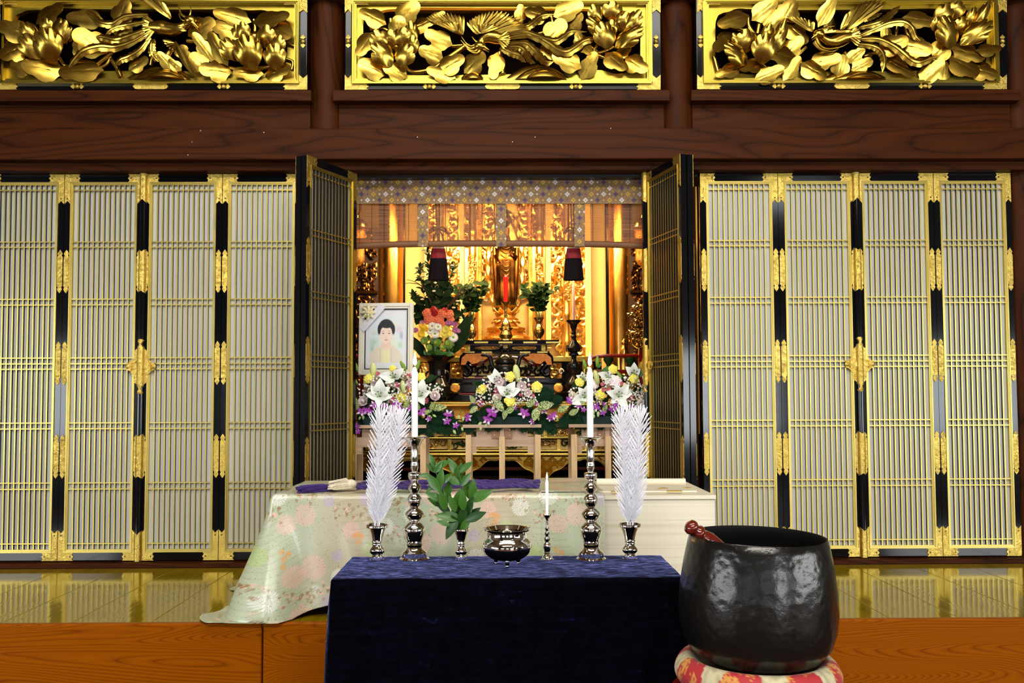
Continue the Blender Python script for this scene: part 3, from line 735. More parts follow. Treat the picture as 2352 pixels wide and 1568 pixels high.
CENTER = dict(
 leaves=[(856,41,60,38,155),(936,30,62,40,35),(916,58,38,38,80),(971,57,56,32,20,-.02),(840,101,66,34,240),(1007,90,62,36,160),(990,124,54,36,160),(856,157,62,42,160),(908,164,54,38,155),
  (1037,148,60,40,30),(1090,145,58,40,40),(1013,170,62,32,165),(1138,151,60,32,260,-.01),(1232,34,50,38,170,-.01),(1305,24,66,38,20),(1321,52,46,30,55,-.03),(1277,71,56,44,55),(1195,31,38,22,90,-.03),
  (1302,141,66,38,155),(1352,152,62,34,60),(1413,142,58,38,315),(1461,149,56,38,320),(1432,120,36,22,30,-.03),(1263,116,46,34,290,-.03),(1331,90,30,26,120),(1345,110,40,24,300),(1003,40,40,20,30,-.03)],
 buds=[(895,30,13,90),(1264,19,12,90)],
 stems=[([(897,44),(899,70),(903,95)],6,5),([(849,66),(875,64),(893,72),(904,90)],4,4),([(932,152),(941,163),(963,165),(995,157),(1023,137),(1067,107)],4,7),([(1264,34),(1268,55),(1253,72),(1222,80)],6,3),
  ([(1371,104),(1365,119),(1382,120),(1410,108)],4,4),([(1365,123),(1390,133),(1420,140)],4,3),([(1325,98),(1350,104),(1372,118)],3,4),([(1037,106),(1060,104),(1078,103)],4,4),([(1154,170),(1150,140),(1148,120)],9,7)],
 peonies=[dict(c=(906,104),p=[(872,94,44,40,110,3),(896,92,40,40,80,3,-.01),(925,88,42,40,75,3),(947,80,52,30,95,3,-.01),(948,108,44,30,85,3,.01),(880,130,62,46,130,4,.025),(931,131,52,46,60,4,.03)]),
  dict(c=(1405,60),p=[(1366,36,44,32,105,3,-.01),(1405,28,44,44,90,3,-.01),(1367,66,56,36,140,4,.015),(1388,86,60,50,110,5,.03),(1430,52,44,34,70,3),(1455,54,56,34,60,3,.01),(1444,92,72,42,30,5,.03),(1404,66,34,30,90,3,.02)])],
 mounds=[(1155,1315,148,187,3),(1054,1116,163,187,2)],
 phoenix=dict(head=(1102,106),beak=(1124,115),body=[(1160,92,9),(1140,86,15),(1122,84,14),(1108,92,9),(1101,104,8)],
  fans=[((1062,80),(984,42),(1010,24),(1064,38),12,3.2,4.90),((1050,72),(1000,52),(1018,46),(1052,52),8,2.6,4.885),((1096,78),(1074,52),(1105,22),(1160,30),12,3.6,4.875),((1110,80),(1166,34),(1195,44),(1208,62),7,3.4,4.88),((1104,76),(1088,58),(1115,50),(1150,60),9,3.0,4.865),((1143,88),(1164,72),(1180,92),(1160,112),10,3.0,4.87)],
  plumes=[([(1160,76),(1205,76),(1230,84),(1253,92),(1277,95),(1295,84),(1314,71),(1350,71)],6),([(1165,88),(1208,82),(1237,90),(1260,103),(1279,116),(1301,121),(1321,110),(1342,94),(1366,89),(1392,95)],7),([(1168,66),(1205,66),(1224,55),(1243,37),(1273,30)],6),
   ([(1162,102),(1205,102),(1224,116),(1240,131),(1256,142),(1272,139)],7),([(1160,108),(1192,111),(1208,124),(1218,137),(1230,143)],6),([(1148,110),(1172,123),(1195,129),(1208,142)],6)],
  crest=[([(1094,102),(1082,106),(1070,98),(1060,84)],4,.6),([(1096,106),(1082,112),(1070,104),(1058,92)],4,.6),([(1100,110),(1090,118),(1078,114),(1066,102)],4,.6),([(1102,114),(1096,122),(1084,120),(1072,112)],3.5,.6),([(1098,98),(1090,92),(1084,84)],3,.6)]))
LEFT = dict(
 leaves=[(31,70,66,42,165),(115,34,70,40,30),(28,121,52,46,215),(52,155,48,38,150),(99,158,80,46,170),(187,164,88,44,185),(197,44,76,36,175,-.01),(207,98,74,52,150),(190,110,40,40,120),(282,29,56,40,60,-.01),(283,62,60,36,80,-.03),(318,147,48,28,30),
  (463,65,64,46,30),(534,39,78,38,165),(524,69,66,48,165),(623,44,84,34,5),(647,71,56,42,325),(469,111,72,28,125),(503,113,78,32,118),(495,163,64,44,180),(571,168,62,34,175),(639,166,60,34,15),(456,142,44,36,140),(380,140,44,24,130),(402,150,34,20,140),(420,120,30,30,80,-.03)],
 buds=[(60,41,13,115),(582,31,12,80)],
 stems=[([(62,54),(80,62),(88,76)],6,5),([(107,135),(125,142),(142,158)],5,5),([(137,133),(146,147),(155,152)],5,4),([(187,125),(190,140),(196,150)],5,5),([(218,152),(240,135),(262,116)],6,5),([(225,158),(244,148),(254,130)],4,3),([(255,135),(268,155),(279,178)],5,7),([(583,46),(586,62),(585,75)],6,6),
  ([(380,150),(384,128),(395,112)],8,6),([(510,150),(545,160),(590,158),(640,150)],7,5),([(430,95),(470,92),(510,80)],7,5),([(655,135),(672,142),(670,160)],4,4),([(640,95),(660,100),(676,106)],5,4),([(345,150),(352,120),(356,96)],5,4)],
 peonies=[dict(c=(120,86),p=[(70,78,50,30,120,3,-.01),(110,62,34,30,90,3),(146,80,64,44,70,4,.01),(76,112,60,46,125,4,.02),(118,108,74,58,105,5,.035),(160,84,40,30,60,3,-.01)]),
  dict(c=(584,84),p=[(562,76,44,30,95,3),(548,80,40,26,100,3,-.01),(615,88,50,40,85,3),(640,106,44,36,70,3),(532,118,56,42,125,4,.015),(575,126,76,58,105,5,.035),(634,134,56,48,95,4,.03),(602,90,30,26,85,3)])],
 mounds=[(283,456,153,187,3)],
 phoenix=dict(head=(437,46),beak=(456,64),body=[(345,62,12),(372,64,17),(396,68,15),(418,62,10),(434,50,8)],
  fans=[((360,60),(330,34),(322,64),(336,92),14,3.2,4.885),((392,42),(300,-28),(330,-22),(372,6),6,4.2,4.89),((400,98),(374,92),(384,112),(402,116),6,3.2,4.875),((402,96),(420,140),(436,166),(446,168),7,4.4,4.88),((366,56),(400,58),(420,62),(426,70),5,3.2,4.865)],
  plumes=[([(340,34),(291,40),(260,57),(230,52),(214,36),(192,20)],6),([(338,50),(298,60),(260,66),(240,78)],5),([(338,68),(298,86),(268,94),(238,86),(217,81)],7),([(340,76),(306,98),(268,111),(230,109),(191,118),(168,138),(146,168)],7),([(345,86),(324,117),(298,132),(275,138),(260,152)],6),([(352,90),(351,122),(362,140)],6)],
  crest=[([(430,42),(416,32),(412,20),(409,8)],4,.6),([(434,40),(438,28),(437,14)],4,.6),([(428,48),(416,44),(410,30)],3,.6),([(436,52),(428,56),(422,52)],4,2)]))
RIGHT = dict(
 leaves=[(1684,47,74,36,200),(1755,24,64,36,38),(1810,26,52,46,60),(1776,48,48,40,50),(1663,97,70,36,225),(1829,76,62,40,315,-.01),(1823,107,50,34,50,-.01),(1794,129,78,42,165),(1726,152,60,28,205),(1673,163,60,28,205),(1766,171,64,32,20),(1818,158,60,26,55),(1867,163,60,40,325),(1894,140,66,36,10),(1931,152,46,34,80),(1899,26,70,28,62),
  (2112,47,72,34,350),(2050,103,62,42,20),(2105,110,64,42,335),(2164,113,52,40,45),(2222,123,70,40,340),(2270,115,52,26,5,.02),(2212,152,70,46,325),(2259,166,56,38,335),(2139,165,62,34,45),(2167,165,42,26,90,-.01),(2065,155,72,30,325,-.01),(1979,150,46,30,25),(2035,72,40,22,100,-.03),(1906,55,40,24,95,-.03),(2055,135,50,40,330,-.03),(1965,128,44,26,40)],
 buds=[(1716,26,13,95),(2067,40,11,70)],
 stems=[([(1718,40),(1720,60),(1733,80)],6,6),([(1680,60),(1700,66),(1722,76)],6,5),([(1745,50),(1742,66),(1740,78)],7,6),([(1850,108),(1834,124),(1818,136),(1792,146)],6,5),([(1835,135),(1842,150),(1852,165)],6,5),([(1752,148),(1770,160),(1800,158)],5,4),([(1640,130),(1645,150),(1650,168)],6,6),([(2060,60),(2058,78),(2055,92)],4,4),
  ([(1985,128),(2010,122),(2040,130),(2090,135),(2150,138)],4,5),([(2150,135),(2180,130),(2210,118)],4,4),([(2160,142),(2190,145),(2210,155)],4,3),([(2095,92),(2085,76),(2080,60)],7,5),([(2185,105),(2210,104),(2228,108)],6,5),([(1940,120),(1946,130),(1950,142)],5,4),([(1985,160),(2000,128),(2010,118)],4,3)],
 peonies=[dict(c=(1735,92),p=[(1711,97,50,46,95,3),(1692,96,40,24,130,3,-.01),(1760,80,44,26,75,3,-.01),(1789,84,70,26,75,3,.01),(1686,130,70,44,150,5,.025),(1752,116,66,54,85,5,.03),(1780,100,56,34,65,4,.02)]),
  dict(c=(2195,66),p=[(2162,40,54,40,75,3),(2193,26,40,36,70,3),(2225,46,50,24,75,3,-.01),(2246,44,74,22,65,3,.005),(2168,80,76,54,115,5,.03),(2236,82,76,44,35,5,.025),(2150,62,40,30,100,3),(2205,62,40,34,85,3,-.01)])],
 mounds=[(1878,2048,158,188,3)],
 phoenix=dict(head=(1882,78),beak=(1864,88),body=[(1966,82,13),(1940,86,15),(1915,96,13),(1898,92,9),(1884,80,8)],
  fans=[((1866,72),(1810,38),(1826,34),(1868,50),9,3.6,4.885),((1932,68),(1948,30),(1990,-8),(2030,6),9,3.6,4.88),((1945,70),(1990,4),(2020,2),(2032,10),5,4.0,4.87),((1950,82),(1968,62),(1986,82),(1970,104),10,3.0,4.87),((1884,74),(1900,66),(1930,72),(1955,70),6,3.4,4.86)],
  plumes=[([(1972,64),(2016,55),(2041,37),(2071,10)],6),([(1976,82),(2008,69),(2041,56),(2073,53),(2094,64),(2105,84),(2123,95)],6),([(1978,90),(2016,92),(2049,108),(2073,126),(2092,140),(2113,144),(2138,134),(2163,124)],7),([(1968,102),(2000,108),(2021,119),(2031,139),(2029,165)],6),([(1970,48),(1992,43),(2028,28)],5)],
  crest=[([(1876,88),(1884,104),(1900,112),(1930,108),(1950,98)],4,.6),([(1872,94),(1884,112),(1910,118),(1926,112)],4,.6),([(1868,98),(1876,108),(1890,116)],3.5,1),([(1886,70),(1900,62),(1916,60)],4,1)]))
transom('carved_transom', 'carved gilt transom over the altar opening, phoenix with spread wings diving left', (808, 1497, -2, 191), CENTER)
transom('carved_transom', 'carved gilt transom above the left doors, phoenix with head at right', (2, 686, -2, 191), LEFT)
transom('carved_transom', 'carved gilt transom above the right doors, phoenix trailing plumes to the right', (1617, 2292, -2, 190), RIGHT)

# ================================================================== SANCTUARY
def wb(name, px0, px1, py0, py1, Y0, Y1, mat, parent=None, b=0.003, m=None):
    """a box whose front face fills a pixel rectangle at depth Y0 and which runs back to Y1"""
    a = P(px0, py1, Y0); c = P(px1, py0, Y0); off = parent.location if parent else Vector((0, 0, 0))
    o = MB().box(a.x-off.x, c.x-off.x, Y0-off.y, Y1-off.y, a.z-off.z, c.z-off.z).build(name, M[mat], parent)
    if b: bev(o, b)
    return o
def scrollwork(rects, seed, r=0.006, dens=1.0, Y=None):
    """curling carved foliage filling rectangles (x0,x1,z0,z1,y): spirals and small leaves in one mesh"""
    rnd = random.Random(seed); b = MB()
    for x0, x1, z0, z1, y in rects:
        w = x1-x0; h = z1-z0; s = min(w, h); n = max(3, int(dens*w*h/(s*s*.55)))
        for i in range(n):
            cx, cz = rnd.uniform(x0+.15*w, x1-.15*w), z0+h*(i+.5)/n if h >= w else rnd.uniform(z0+.2*h, z1-.2*h)
            if h < w: cx = x0+w*(i+.5)/n
            R0 = s*rnd.uniform(.38, .48); d = rnd.choice((-1, 1)); a0 = rnd.uniform(0, 6.28)
            pts = []; rr = []
            for k in range(15):
                t = k/14; a = a0+d*t*7.2; q = R0*(1-t*.86)
                pts.append((min(x1, max(x0, cx+q*math.cos(a))), y-.012*t-.004, min(z1, max(z0, cz+q*math.sin(a))))); rr.append(r*(.5+1.0*math.sin(PI*min(1, .15+t*.8))))
            b.tube(pts, rr, 5)
            for k in range(3):
                a = rnd.uniform(0, 6.28); q = R0*1.0
                px_, pz_ = cx+q*math.cos(a), cz+q*math.sin(a)
                if x0 < px_ < x1 and z0 < pz_ < z1: b.ball((px_, y-.006, pz_), r*1.7, 0, 6, 4, (1.4 if k % 2 else .8, .6, .8 if k % 2 else 1.5))
    return b
# back wall panels, pillars of the shrine (setting)
def sheet(name, px0, px1, py0, py1, Y, mat, th=.03): return struct(wb(name, px0, px1, py0, py1, Y, Y+th, mat, None, 0))
sheet('wall_back_panel', 700, 1600, 400, 1000, 7.30, 'gold_pale')
for i, px in enumerate((897, 1427)):
    x = X(px, 6.9, 650); r = 29/F*6.9
    o = MB().lathe([(.001, 0), (r, 0), (r, 3.2), (.001, 3.2)], 32).build('trim_%d' % (20+i), M['gold_pillar'], None, (x, 6.9, 0)); struct(o, 'gilded round pillar of the sanctuary')
    s = 1 if i == 0 else -1
    struct(wb('trim_%d' % (22+i), px+s*30-3, px+s*30+4, 400, 900, 6.95, 7.0, 'lacquer', None, 0))
# the shrine itself: carved gilt back
zroot = thing('gilded_shrine', (0, 7.25, 0), 'tall carved gilt shrine backing the standing statue', 'shrine')
wb('back_panel', 978, 1352, 380, 900, 7.22, 7.26, 'gold_carve', zroot, 0)
for px0, px1, py0, py1, nm, mt in ((1056, 1066, 400, 800, 'pale_strip', 'gold_pale'), (1254, 1264, 400, 800, 'pale_strip', 'gold_pale'), (1346, 1356, 400, 860, 'edge_post', 'gold_pale'), (974, 984, 400, 860, 'edge_post', 'gold_pale'), (1098, 1106, 400, 800, 'niche_post', 'gold_red'), (1214, 1222, 400, 800, 'niche_post', 'gold_red')):
    wb(nm, px0, px1, py0, py1, 7.12, 7.22, mt, zroot, .004)
for px in (1085, 1240, 1012, 1302):
    x = X(px, 7.08, 650); r = (9 if px in (1085, 1240) else 7)/F*7.08; z0, z1 = Z(830, 7.08), Z(420, 7.08)
    pr = [(.001, z0), (r*1.5, z0), (r*1.5, z0+.03), (r*1.1, z0+.05)]
    for k in range(5):
        zz = z0+.12+k*.22; pr += [(r, zz), (r*1.22, zz+.015), (r*1.22, zz+.045), (r, zz+.06)]
    pr += [(r, z1), (.001, z1)]
    col = MB().lathe(pr, 16).build('column', M['gold_carve'], zroot, (x, 7.08-7.25, 0))
    zs0, zs1 = Z(690, 7.05), Z(585, 7.05)
    sl = scrollwork([(-r*.95, r*.95, zs0, zs1, -r*1.0)], px, .006, 1.3).build('column_carving', M['gold_carve'], col); sl['kind'] = 'stuff'
rects = []
for a, b_, y0, y1, Y in ((1028, 1054, 420, 820, 7.18), (1266, 1292, 420, 820, 7.18), (1310, 1346, 420, 860, 7.16), (986, 1004, 420, 860, 7.16), (1108, 1132, 420, 690, 7.17), (1190, 1214, 420, 690, 7.17), (1068, 1096, 420, 560, 7.15), (1224, 1252, 420, 560, 7.15)):
    p, q = P(a, y1, Y), P(b_, y0, Y); rects.append((p.x, q.x, p.z, q.z, Y-7.25))
o = scrollwork(rects, 5, .010, 1.0).build('scroll_carving', M['gold_carve'], zroot); o['kind'] = 'stuff'
# halo behind the statue
hb = MB(); hz = P(1161, 610, 7.15)
def halo(u, v):
    a = u*2*PI; rx, rz = .115+.045*v, .40+.06*v
    return (hz.x+rx*math.cos(a), -.10-.012*math.sin(PI*v)-.008*math.sin(a*22)*math.sin(v*9), hz.z+rz*math.sin(a))
hb.grid(halo, 120, 6, 0, None, True); hb.build('halo', M['gold_carve'], zroot)
# statue on a lotus
sr = P(1162, 700, 6.95); st = thing('buddha_statue', (sr.x, 6.95, Z(780, 6.95)), 'standing gilt statue in draped robes on a lotus pedestal', 'statue')
zf = Z(704, 6.95)-st.location.z
def robe(u, v):
    a = u*2*PI; w = [.070, .082, .080, .074, .080, .090, .094, .080, .045, .028, .030][:]
    t = v*(len(w)-1); k = min(int(t), len(w)-2); r = w[k]+(w[k+1]-w[k])*(t-k)
    fold = 1+.05*math.sin(a*9+v*4)*(1 if v < .55 else .4)
    return (r*fold*math.cos(a)*1.05, r*fold*math.sin(a)*.70, zf+v*.62)
b = MB().grid(robe, 48, 40, 0, None, True)
hc = Vector((0, -.005, zf+.685)); b.ball(hc, .050, 0, 20, 14, (.86, .95, 1.2)); b.ball(hc+Vector((0, .006, .055)), .030, 0, 12, 8)
for s in (-1, 1): b.ball(hc+Vector((s*.044, .005, -.008)), .016, 0, 8, 6, (.35, .7, 1.8)); b.ball(hc+Vector((s*.017, -.043, .004)), .007, 0, 8, 5, (1.3, .6, .6))
b.ball(hc+Vector((0, -.050, -.008)), .008, 0, 8, 6, (.7, .9, 1.4)); b.ball(hc+Vector((0, -.044, -.026)), .009, 0, 8, 5, (1.2, .6, .5))
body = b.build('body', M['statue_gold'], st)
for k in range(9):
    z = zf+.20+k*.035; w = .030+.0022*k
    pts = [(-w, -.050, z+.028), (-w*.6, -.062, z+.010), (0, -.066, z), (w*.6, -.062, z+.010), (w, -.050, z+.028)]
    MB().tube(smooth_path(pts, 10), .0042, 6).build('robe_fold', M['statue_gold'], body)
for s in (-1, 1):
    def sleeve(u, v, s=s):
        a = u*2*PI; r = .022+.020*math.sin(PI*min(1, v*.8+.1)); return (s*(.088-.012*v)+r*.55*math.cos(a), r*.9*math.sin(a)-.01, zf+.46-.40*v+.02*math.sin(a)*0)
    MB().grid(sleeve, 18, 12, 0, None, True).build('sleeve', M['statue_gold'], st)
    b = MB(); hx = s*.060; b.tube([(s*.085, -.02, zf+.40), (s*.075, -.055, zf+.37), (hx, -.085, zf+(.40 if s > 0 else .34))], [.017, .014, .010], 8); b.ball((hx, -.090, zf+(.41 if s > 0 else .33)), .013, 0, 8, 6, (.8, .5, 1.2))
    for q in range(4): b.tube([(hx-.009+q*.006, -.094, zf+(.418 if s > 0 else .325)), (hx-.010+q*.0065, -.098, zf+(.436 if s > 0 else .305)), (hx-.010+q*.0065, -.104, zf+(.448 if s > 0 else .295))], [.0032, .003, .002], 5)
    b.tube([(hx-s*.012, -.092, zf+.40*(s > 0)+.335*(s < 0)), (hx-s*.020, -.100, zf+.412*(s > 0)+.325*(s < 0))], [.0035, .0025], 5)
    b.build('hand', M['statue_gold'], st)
def petal_ring(par, z, r, n, L, up, mat, nm='lotus_petal'):
    pm = MB().grid(lambda u, v: (L*v*.6, (u*2-1)*L*.36*math.sin(PI*min(1, .15+.85*v))**.8, L*.55*v*v*up+.10*L*(1-abs(u*2-1)**2)), 4, 5).mesh(nm, M[mat])
    for i in range(n):
        a = 2*PI*i/n+z*9; o = ob(nm, pm, par, (r*math.cos(a), r*math.sin(a)*.8, z), (0, 0, a)); solid(o, .003)
lt = MB().lathe([(.001, 0), (.19, 0), (.19, .02), (.16, .035), (.13, .05), (.15, .075), (.15, .09), (.10, .10), (.075, .13), (.10, .16), (.06, .18), (.05, .21), (.075, .245), (.10, .262), (.001, .266)], 24).build('pedestal', M['gold_red'], st)
petal_ring(lt, .215, .045, 10, .085, 1.6, 'leaf_dark'); petal_ring(lt, .195, .055, 10, .095, .9, 'gold_carve'); petal_ring(lt, .155, .06, 12, .09, -.6, 'gold_carve'); petal_ring(lt, .08, .10, 14, .09, -.5, 'gold_carve')

# dais (gold) across the sanctuary
da = thing('gilded_dais', (0, 5.9, 0), 'wide gilt dais with framed carved panels and a scalloped meander apron', 'dais')
DY = 5.9
def dwb(nm, px0, px1, py0, py1, Y0, Y1, mat, b=.002): return wb(nm, px0, px1, py0, py1, Y0, Y1, mat, da, b)
dwb('top_slab', 800, 1505, 922, 929, 5.86, 7.2, 'gold_dais'); dwb('carved_band', 805, 1500, 930, 964, 5.94, 6.0, 'gold_red'); dwb('moulding', 800, 1505, 964, 971, 5.88, 6.0, 'gold_dais'); dwb('moulding', 800, 1505, 973, 983, 5.91, 6.0, 'gold_dais')
dwb('core', 812, 1494, 940, 1050, 6.0, 6.9, 'matte_black')
dwb('rail', 800, 1505, 1002, 1009, 5.89, 6.0, 'gold_dais'); dwb('rail', 800, 1505, 1032, 1039, 5.89, 6.0, 'gold_dais')
p0, p1 = P(800, 1044, 5.90), P(1505, 1044, 5.90); rr = 5/F*5.9
o = MB().tube([(p0.x, 0, p0.z), (p1.x, 0, p1.z)], rr, 14).build('roll_moulding', M['gold_dais'], da)
for k in range(11):
    x0 = 812+k*63.0
    dwb('stile', x0-4, x0+4, 983, 1003, 5.90, 6.0, 'gold_dais'); dwb('stile', x0+27, x0+35, 1008, 1033, 5.90, 6.0, 'gold_dais')
rnd = random.Random(3)
for row, (y0, y1, off) in enumerate(((984, 1001, 4), (1010, 1031, 35))):
    for k in range(10):
        x0 = 812+k*63+off; x1 = x0+55
        if x1 > 1500: continue
        o = dwb('carved_panel', x0, x1, y0, y1, 5.95, 5.99, 'cream_gold', 0)
        a, c = P(x0+3, y1-2, 5.94), P(x1-3, y0+2, 5.94)
        s = scrollwork([(a.x, c.x, a.z, c.z, 5.945-DY)], 40+k+row*20, .0035, .9)
        # a bird or flower in the middle
        mx_, mz = (a.x+c.x)/2, (a.z+c.z)/2
        s.ball((mx_, .035, mz), .012, 0, 8, 6, (1.6, .5, .7)); s.tube([(mx_-.015, .03, mz), (mx_-.035, .025, mz+.018), (mx_-.05, .025, mz+.006)], [.006, .004, .001], 6); s.tube([(mx_+.01, .03, mz), (mx_+.04, .025, mz+.016)], [.006, .001], 6)
        so = s.build('panel_carving', M['brass' if (k+row) % 2 else 'leaf_dark'], o); so['kind'] = 'stuff'
# scalloped apron with a raised meander pattern
ap = []
def scal(px):
    u = ((px-1152) % 190)/190; v = abs(u-.5)*2
    return 1066+34*(1-abs(math.cos(PI*u)))**.9 + 26*abs(math.cos(PI*u))**8*0
def aprow(px):
    u = abs(((px-1152+95) % 190)-95)/95          # 0 at the arch crown, 1 at the drop
    return 1052+14*u+44*u**2.2+3*math.sin(u*14)
pts = []
N = 140
for i in range(N+1):
    px = 806+(1498-806)*i/N; q = P(px, min(1104, aprow(px)), 5.93); pts.append((q.x, q.z))
topz = Z(1047, 5.93)
ab = MB()
for i in range(N):
    (xa, za), (xb, zb) = pts[i], pts[i+1]
    ab.add([(xa, .03, topz), (xb, .03, topz), (xb, .03, zb), (xa, .03, za), (xa, .055, za), (xb, .055, zb)], [(0, 1, 2, 3), (3, 2, 5, 4)], 0, False)
apo = ab.build('apron', M['gold_dais'], da)
ed = MB().tube([(x, .027, z) for x, z in pts], .006, 6).build('apron_edge', M['gold_dais'], apo)
mb = MB(); xa, xb = pts[0][0], pts[-1][0]
s = .076; nx = int((xb-xa)/s)
for i in range(nx):
    cx = xa+(i+.5)*s
    for j in range(4):
        cz = topz-.012-(j*.5+.25)*s; cxx = cx+(s/2 if j % 2 else 0)
        for rr_ in (.48, .37, .26, .14):
            q = s*rr_
            for (ax, az), (bx_, bz) in (((-q, 0), (0, q)), ((0, q), (q, 0)), ((q, 0), (0, -q)), ((0, -q), (-q, 0))):
                m_ = ((cxx+(ax+bx_)/2)); pxl = np.interp(m_, [p[0] for p in pts], [p[1] for p in pts])
                if min(cz+az, cz+bz) < pxl+.008 or max(cz+az, cz+bz) > topz: continue
                dx, dz = bx_-ax, bz-az; L = math.hypot(dx, dz); n_ = (-dz/L*.0028, dx/L*.0028)
                A = (cxx+ax, cz+az); B = (cxx+bx_, cz+bz)
                mb.add([(A[0]+n_[0], .03, A[1]+n_[1]), (B[0]+n_[0], .03, B[1]+n_[1]), (B[0]-n_[0], .03, B[1]-n_[1]), (A[0]-n_[0], .03, A[1]-n_[1]), (A[0], .025, A[1]), (B[0], .025, B[1])], [(0, 1, 5, 4), (3, 4, 5, 2)], 0, False)
mo = mb.build('meander_relief', M['gold_dais'], apo); mo['kind'] = 'stuff'
for px in (806, 1498): dwb('dais_leg', px-10, px+10, 1045, 1280, 5.9, 6.0, 'gold_dais')
dwb('plinth', 800, 1505, 1090, 1250, 6.25, 6.9, 'lacquer', .004); dwb('plinth_step', 800, 1505, 1070, 1082, 6.2, 6.9, 'red_lacquer', .004)
# black lacquer step on the dais
zt = Z(922, 5.86)
bs = thing('black_step', (0, 6.05, zt), 'black lacquer step with gilt end caps on the gold dais', 'altar step')
def bwb(nm, px0, px1, py0, py1, Y0, Y1, mat, b=.004): return wb(nm, px0, px1, py0, py1, Y0, Y1, mat, bs, b)
base_y = 921.5
bwb('lower_slab', 1058, 1272, 906, base_y, 5.92, 6.9, 'lacquer'); bwb('upper_slab', 1036, 1292, 879, 904, 6.14, 6.9, 'lacquer', .012); bwb('moulding', 1054, 1276, 902, 906, 5.95, 6.9, 'red_lacquer', .002); bwb('rear_slab', 940, 1385, 900, base_y, 6.5, 6.9, 'lacquer')
for px in (1045, 1283):
    w = P(px, 890, 6.09)-bs.location+Vector((0, .03, 0)); MB().ball(w, .030, 0, 18, 10, (1.1, .22, 1.0)).build('end_cap', M['gold_red'], bs)
for px in (1120, 1210): bwb('gilt_strip', px-18, px+18, 907, 909, 5.997, 6.01, 'gold_trim', 0)
for y0_, y1_, Y_, mt, nm in ((818, 831, 6.66, 'gold_dais', 'rear_rail'), (831, 901, 6.70, 'lacquer', 'rear_panel')): bwb(nm, 944, 1382, y0_, y1_, Y_, 6.88, mt, .003)
for x0_, x1_ in ((1034, 1062), (1262, 1290), (965, 985), (1338, 1360)):
    p_, q_ = P(x0_, 868, 6.69)-bs.location, P(x1_, 834, 6.69)-bs.location
    o = bwb('carved_inset', x0_, x1_, 833, 869, 6.692, 6.71, 'gold_red', 0); so = scrollwork([(p_.x, q_.x, p_.z, q_.z, 6.69-bs.location.y)], x0_, .007, 1.2).build('inset_carving', M['gold_carve'], o); so['kind'] = 'stuff'
# altar table on the step
ts = Z(879, 6.1)
at = thing('altar_table', (0, 6.2, ts), 'small black and gold altar table with curled legs and fretwork panel', 'table')
def awb(nm, px0, px1, py0, py1, Y0, Y1, mat, b=.002): return wb(nm, px0, px1, py0, py1, Y0, Y1, mat, at, b)
awb('base_rail', 1062, 1262, 870, 878.7, 6.2, 6.6, 'lacquer'); awb('base_board', 1066, 1258, 864, 870, 6.22, 6.58, 'red_lacquer')
for px in (1078, 1122, 1196, 1240): awb('gilt_clip', px-12, px+12, 864.5, 867.5, 6.214, 6.23, 'gold_trim', 0)
fw = awb('fret_panel', 1080, 1246, 822, 862, 6.30, 6.32, 'cream_gold', 0)
a_, c_ = P(1084, 860, 6.29), P(1242, 836, 6.29)
so = scrollwork([(a_.x, c_.x, a_.z-ts, c_.z-ts, 6.29-6.2)], 71, .006, 1.1).build('fretwork', M['dark_bronze'], fw); so['kind'] = 'stuff'
for s in (-1, 1):
    pts = [P(1163+s*x, y, 6.22)-at.location for x, y in ((78, 812), (98, 818), (100, 832), (88, 842), (82, 852), (90, 862), (98, 858))]
    MB().tube(smooth_path(pts, 20), [.024-.010*abs(i/20-.15) for i in range(21)], 10).build('leg', M['lacquer'], at)
    o_ = [(30, 812), (60, 812), (92, 813), (102, 822), (104, 838), (94, 838), (88, 828), (78, 836), (66, 834), (58, 826), (48, 826), (40, 820)]
    q = [P(1163+s*x, y, 6.215)-at.location for x, y in o_]
    MB().prism([(p.x, p.z) for p in q], q[0].y-.040, q[0].y-.030).build('brocade_apron', M['brocade_gold'], at)
    q = [P(1163+s*x, y, 6.218)-at.location for x, y in ((8, 818), (34, 822), (62, 836), (84, 838))]
    MB().tube(smooth_path(q, 14), .008, 6).build('apron_edge', M['red_lacquer'], at)
awb('mid_rail', 1066, 1262, 806, 812, 6.2, 6.6, 'lacquer'); awb('upper_box', 1072, 1256, 791, 806, 6.23, 6.58, 'lacquer', .003)
for px in (1078, 1118, 1206, 1246): awb('gilt_clip', px-12, px+12, 807, 810, 6.194, 6.21, 'gold_trim', 0)
for px in (1119, 1204):
    w = P(px, 799, 6.228)-at.location; o_ = [(.085*math.cos(q)+math.copysign(.0, math.cos(q)), .013*math.sin(q)) for q in [2*PI*i/24 for i in range(24)]]
    o = MB().prism([(w.x+x*1.0, w.z+z) for x, z in o_], w.y-.003, w.y+.003).build('oval_panel', M['cream_gold'], at)
    s_ = scrollwork([(w.x-.075, w.x+.075, w.z-.009, w.z+.009, w.y-.003)], px, .003, 1.5).build('oval_carving', M['gold_red'], o); s_['kind'] = 'stuff'
for px in (1075, 1161, 1248): awb('gilt_post', px-5, px+5, 792, 806, 6.222, 6.24, 'gold_plate', .001)
awb('table_top', 1050, 1284, 780, 790, 6.17, 6.62, 'lacquer', .004); awb('under_moulding', 1066, 1264, 789.5, 792, 6.2, 6.6, 'red_lacquer', .001)
for px in (1105, 1161, 1218, 1270): awb('gilt_clip', px-16, px+16, 784, 788, 6.164, 6.18, 'gold_trim', 0)
ttz = Z(780, 6.17)
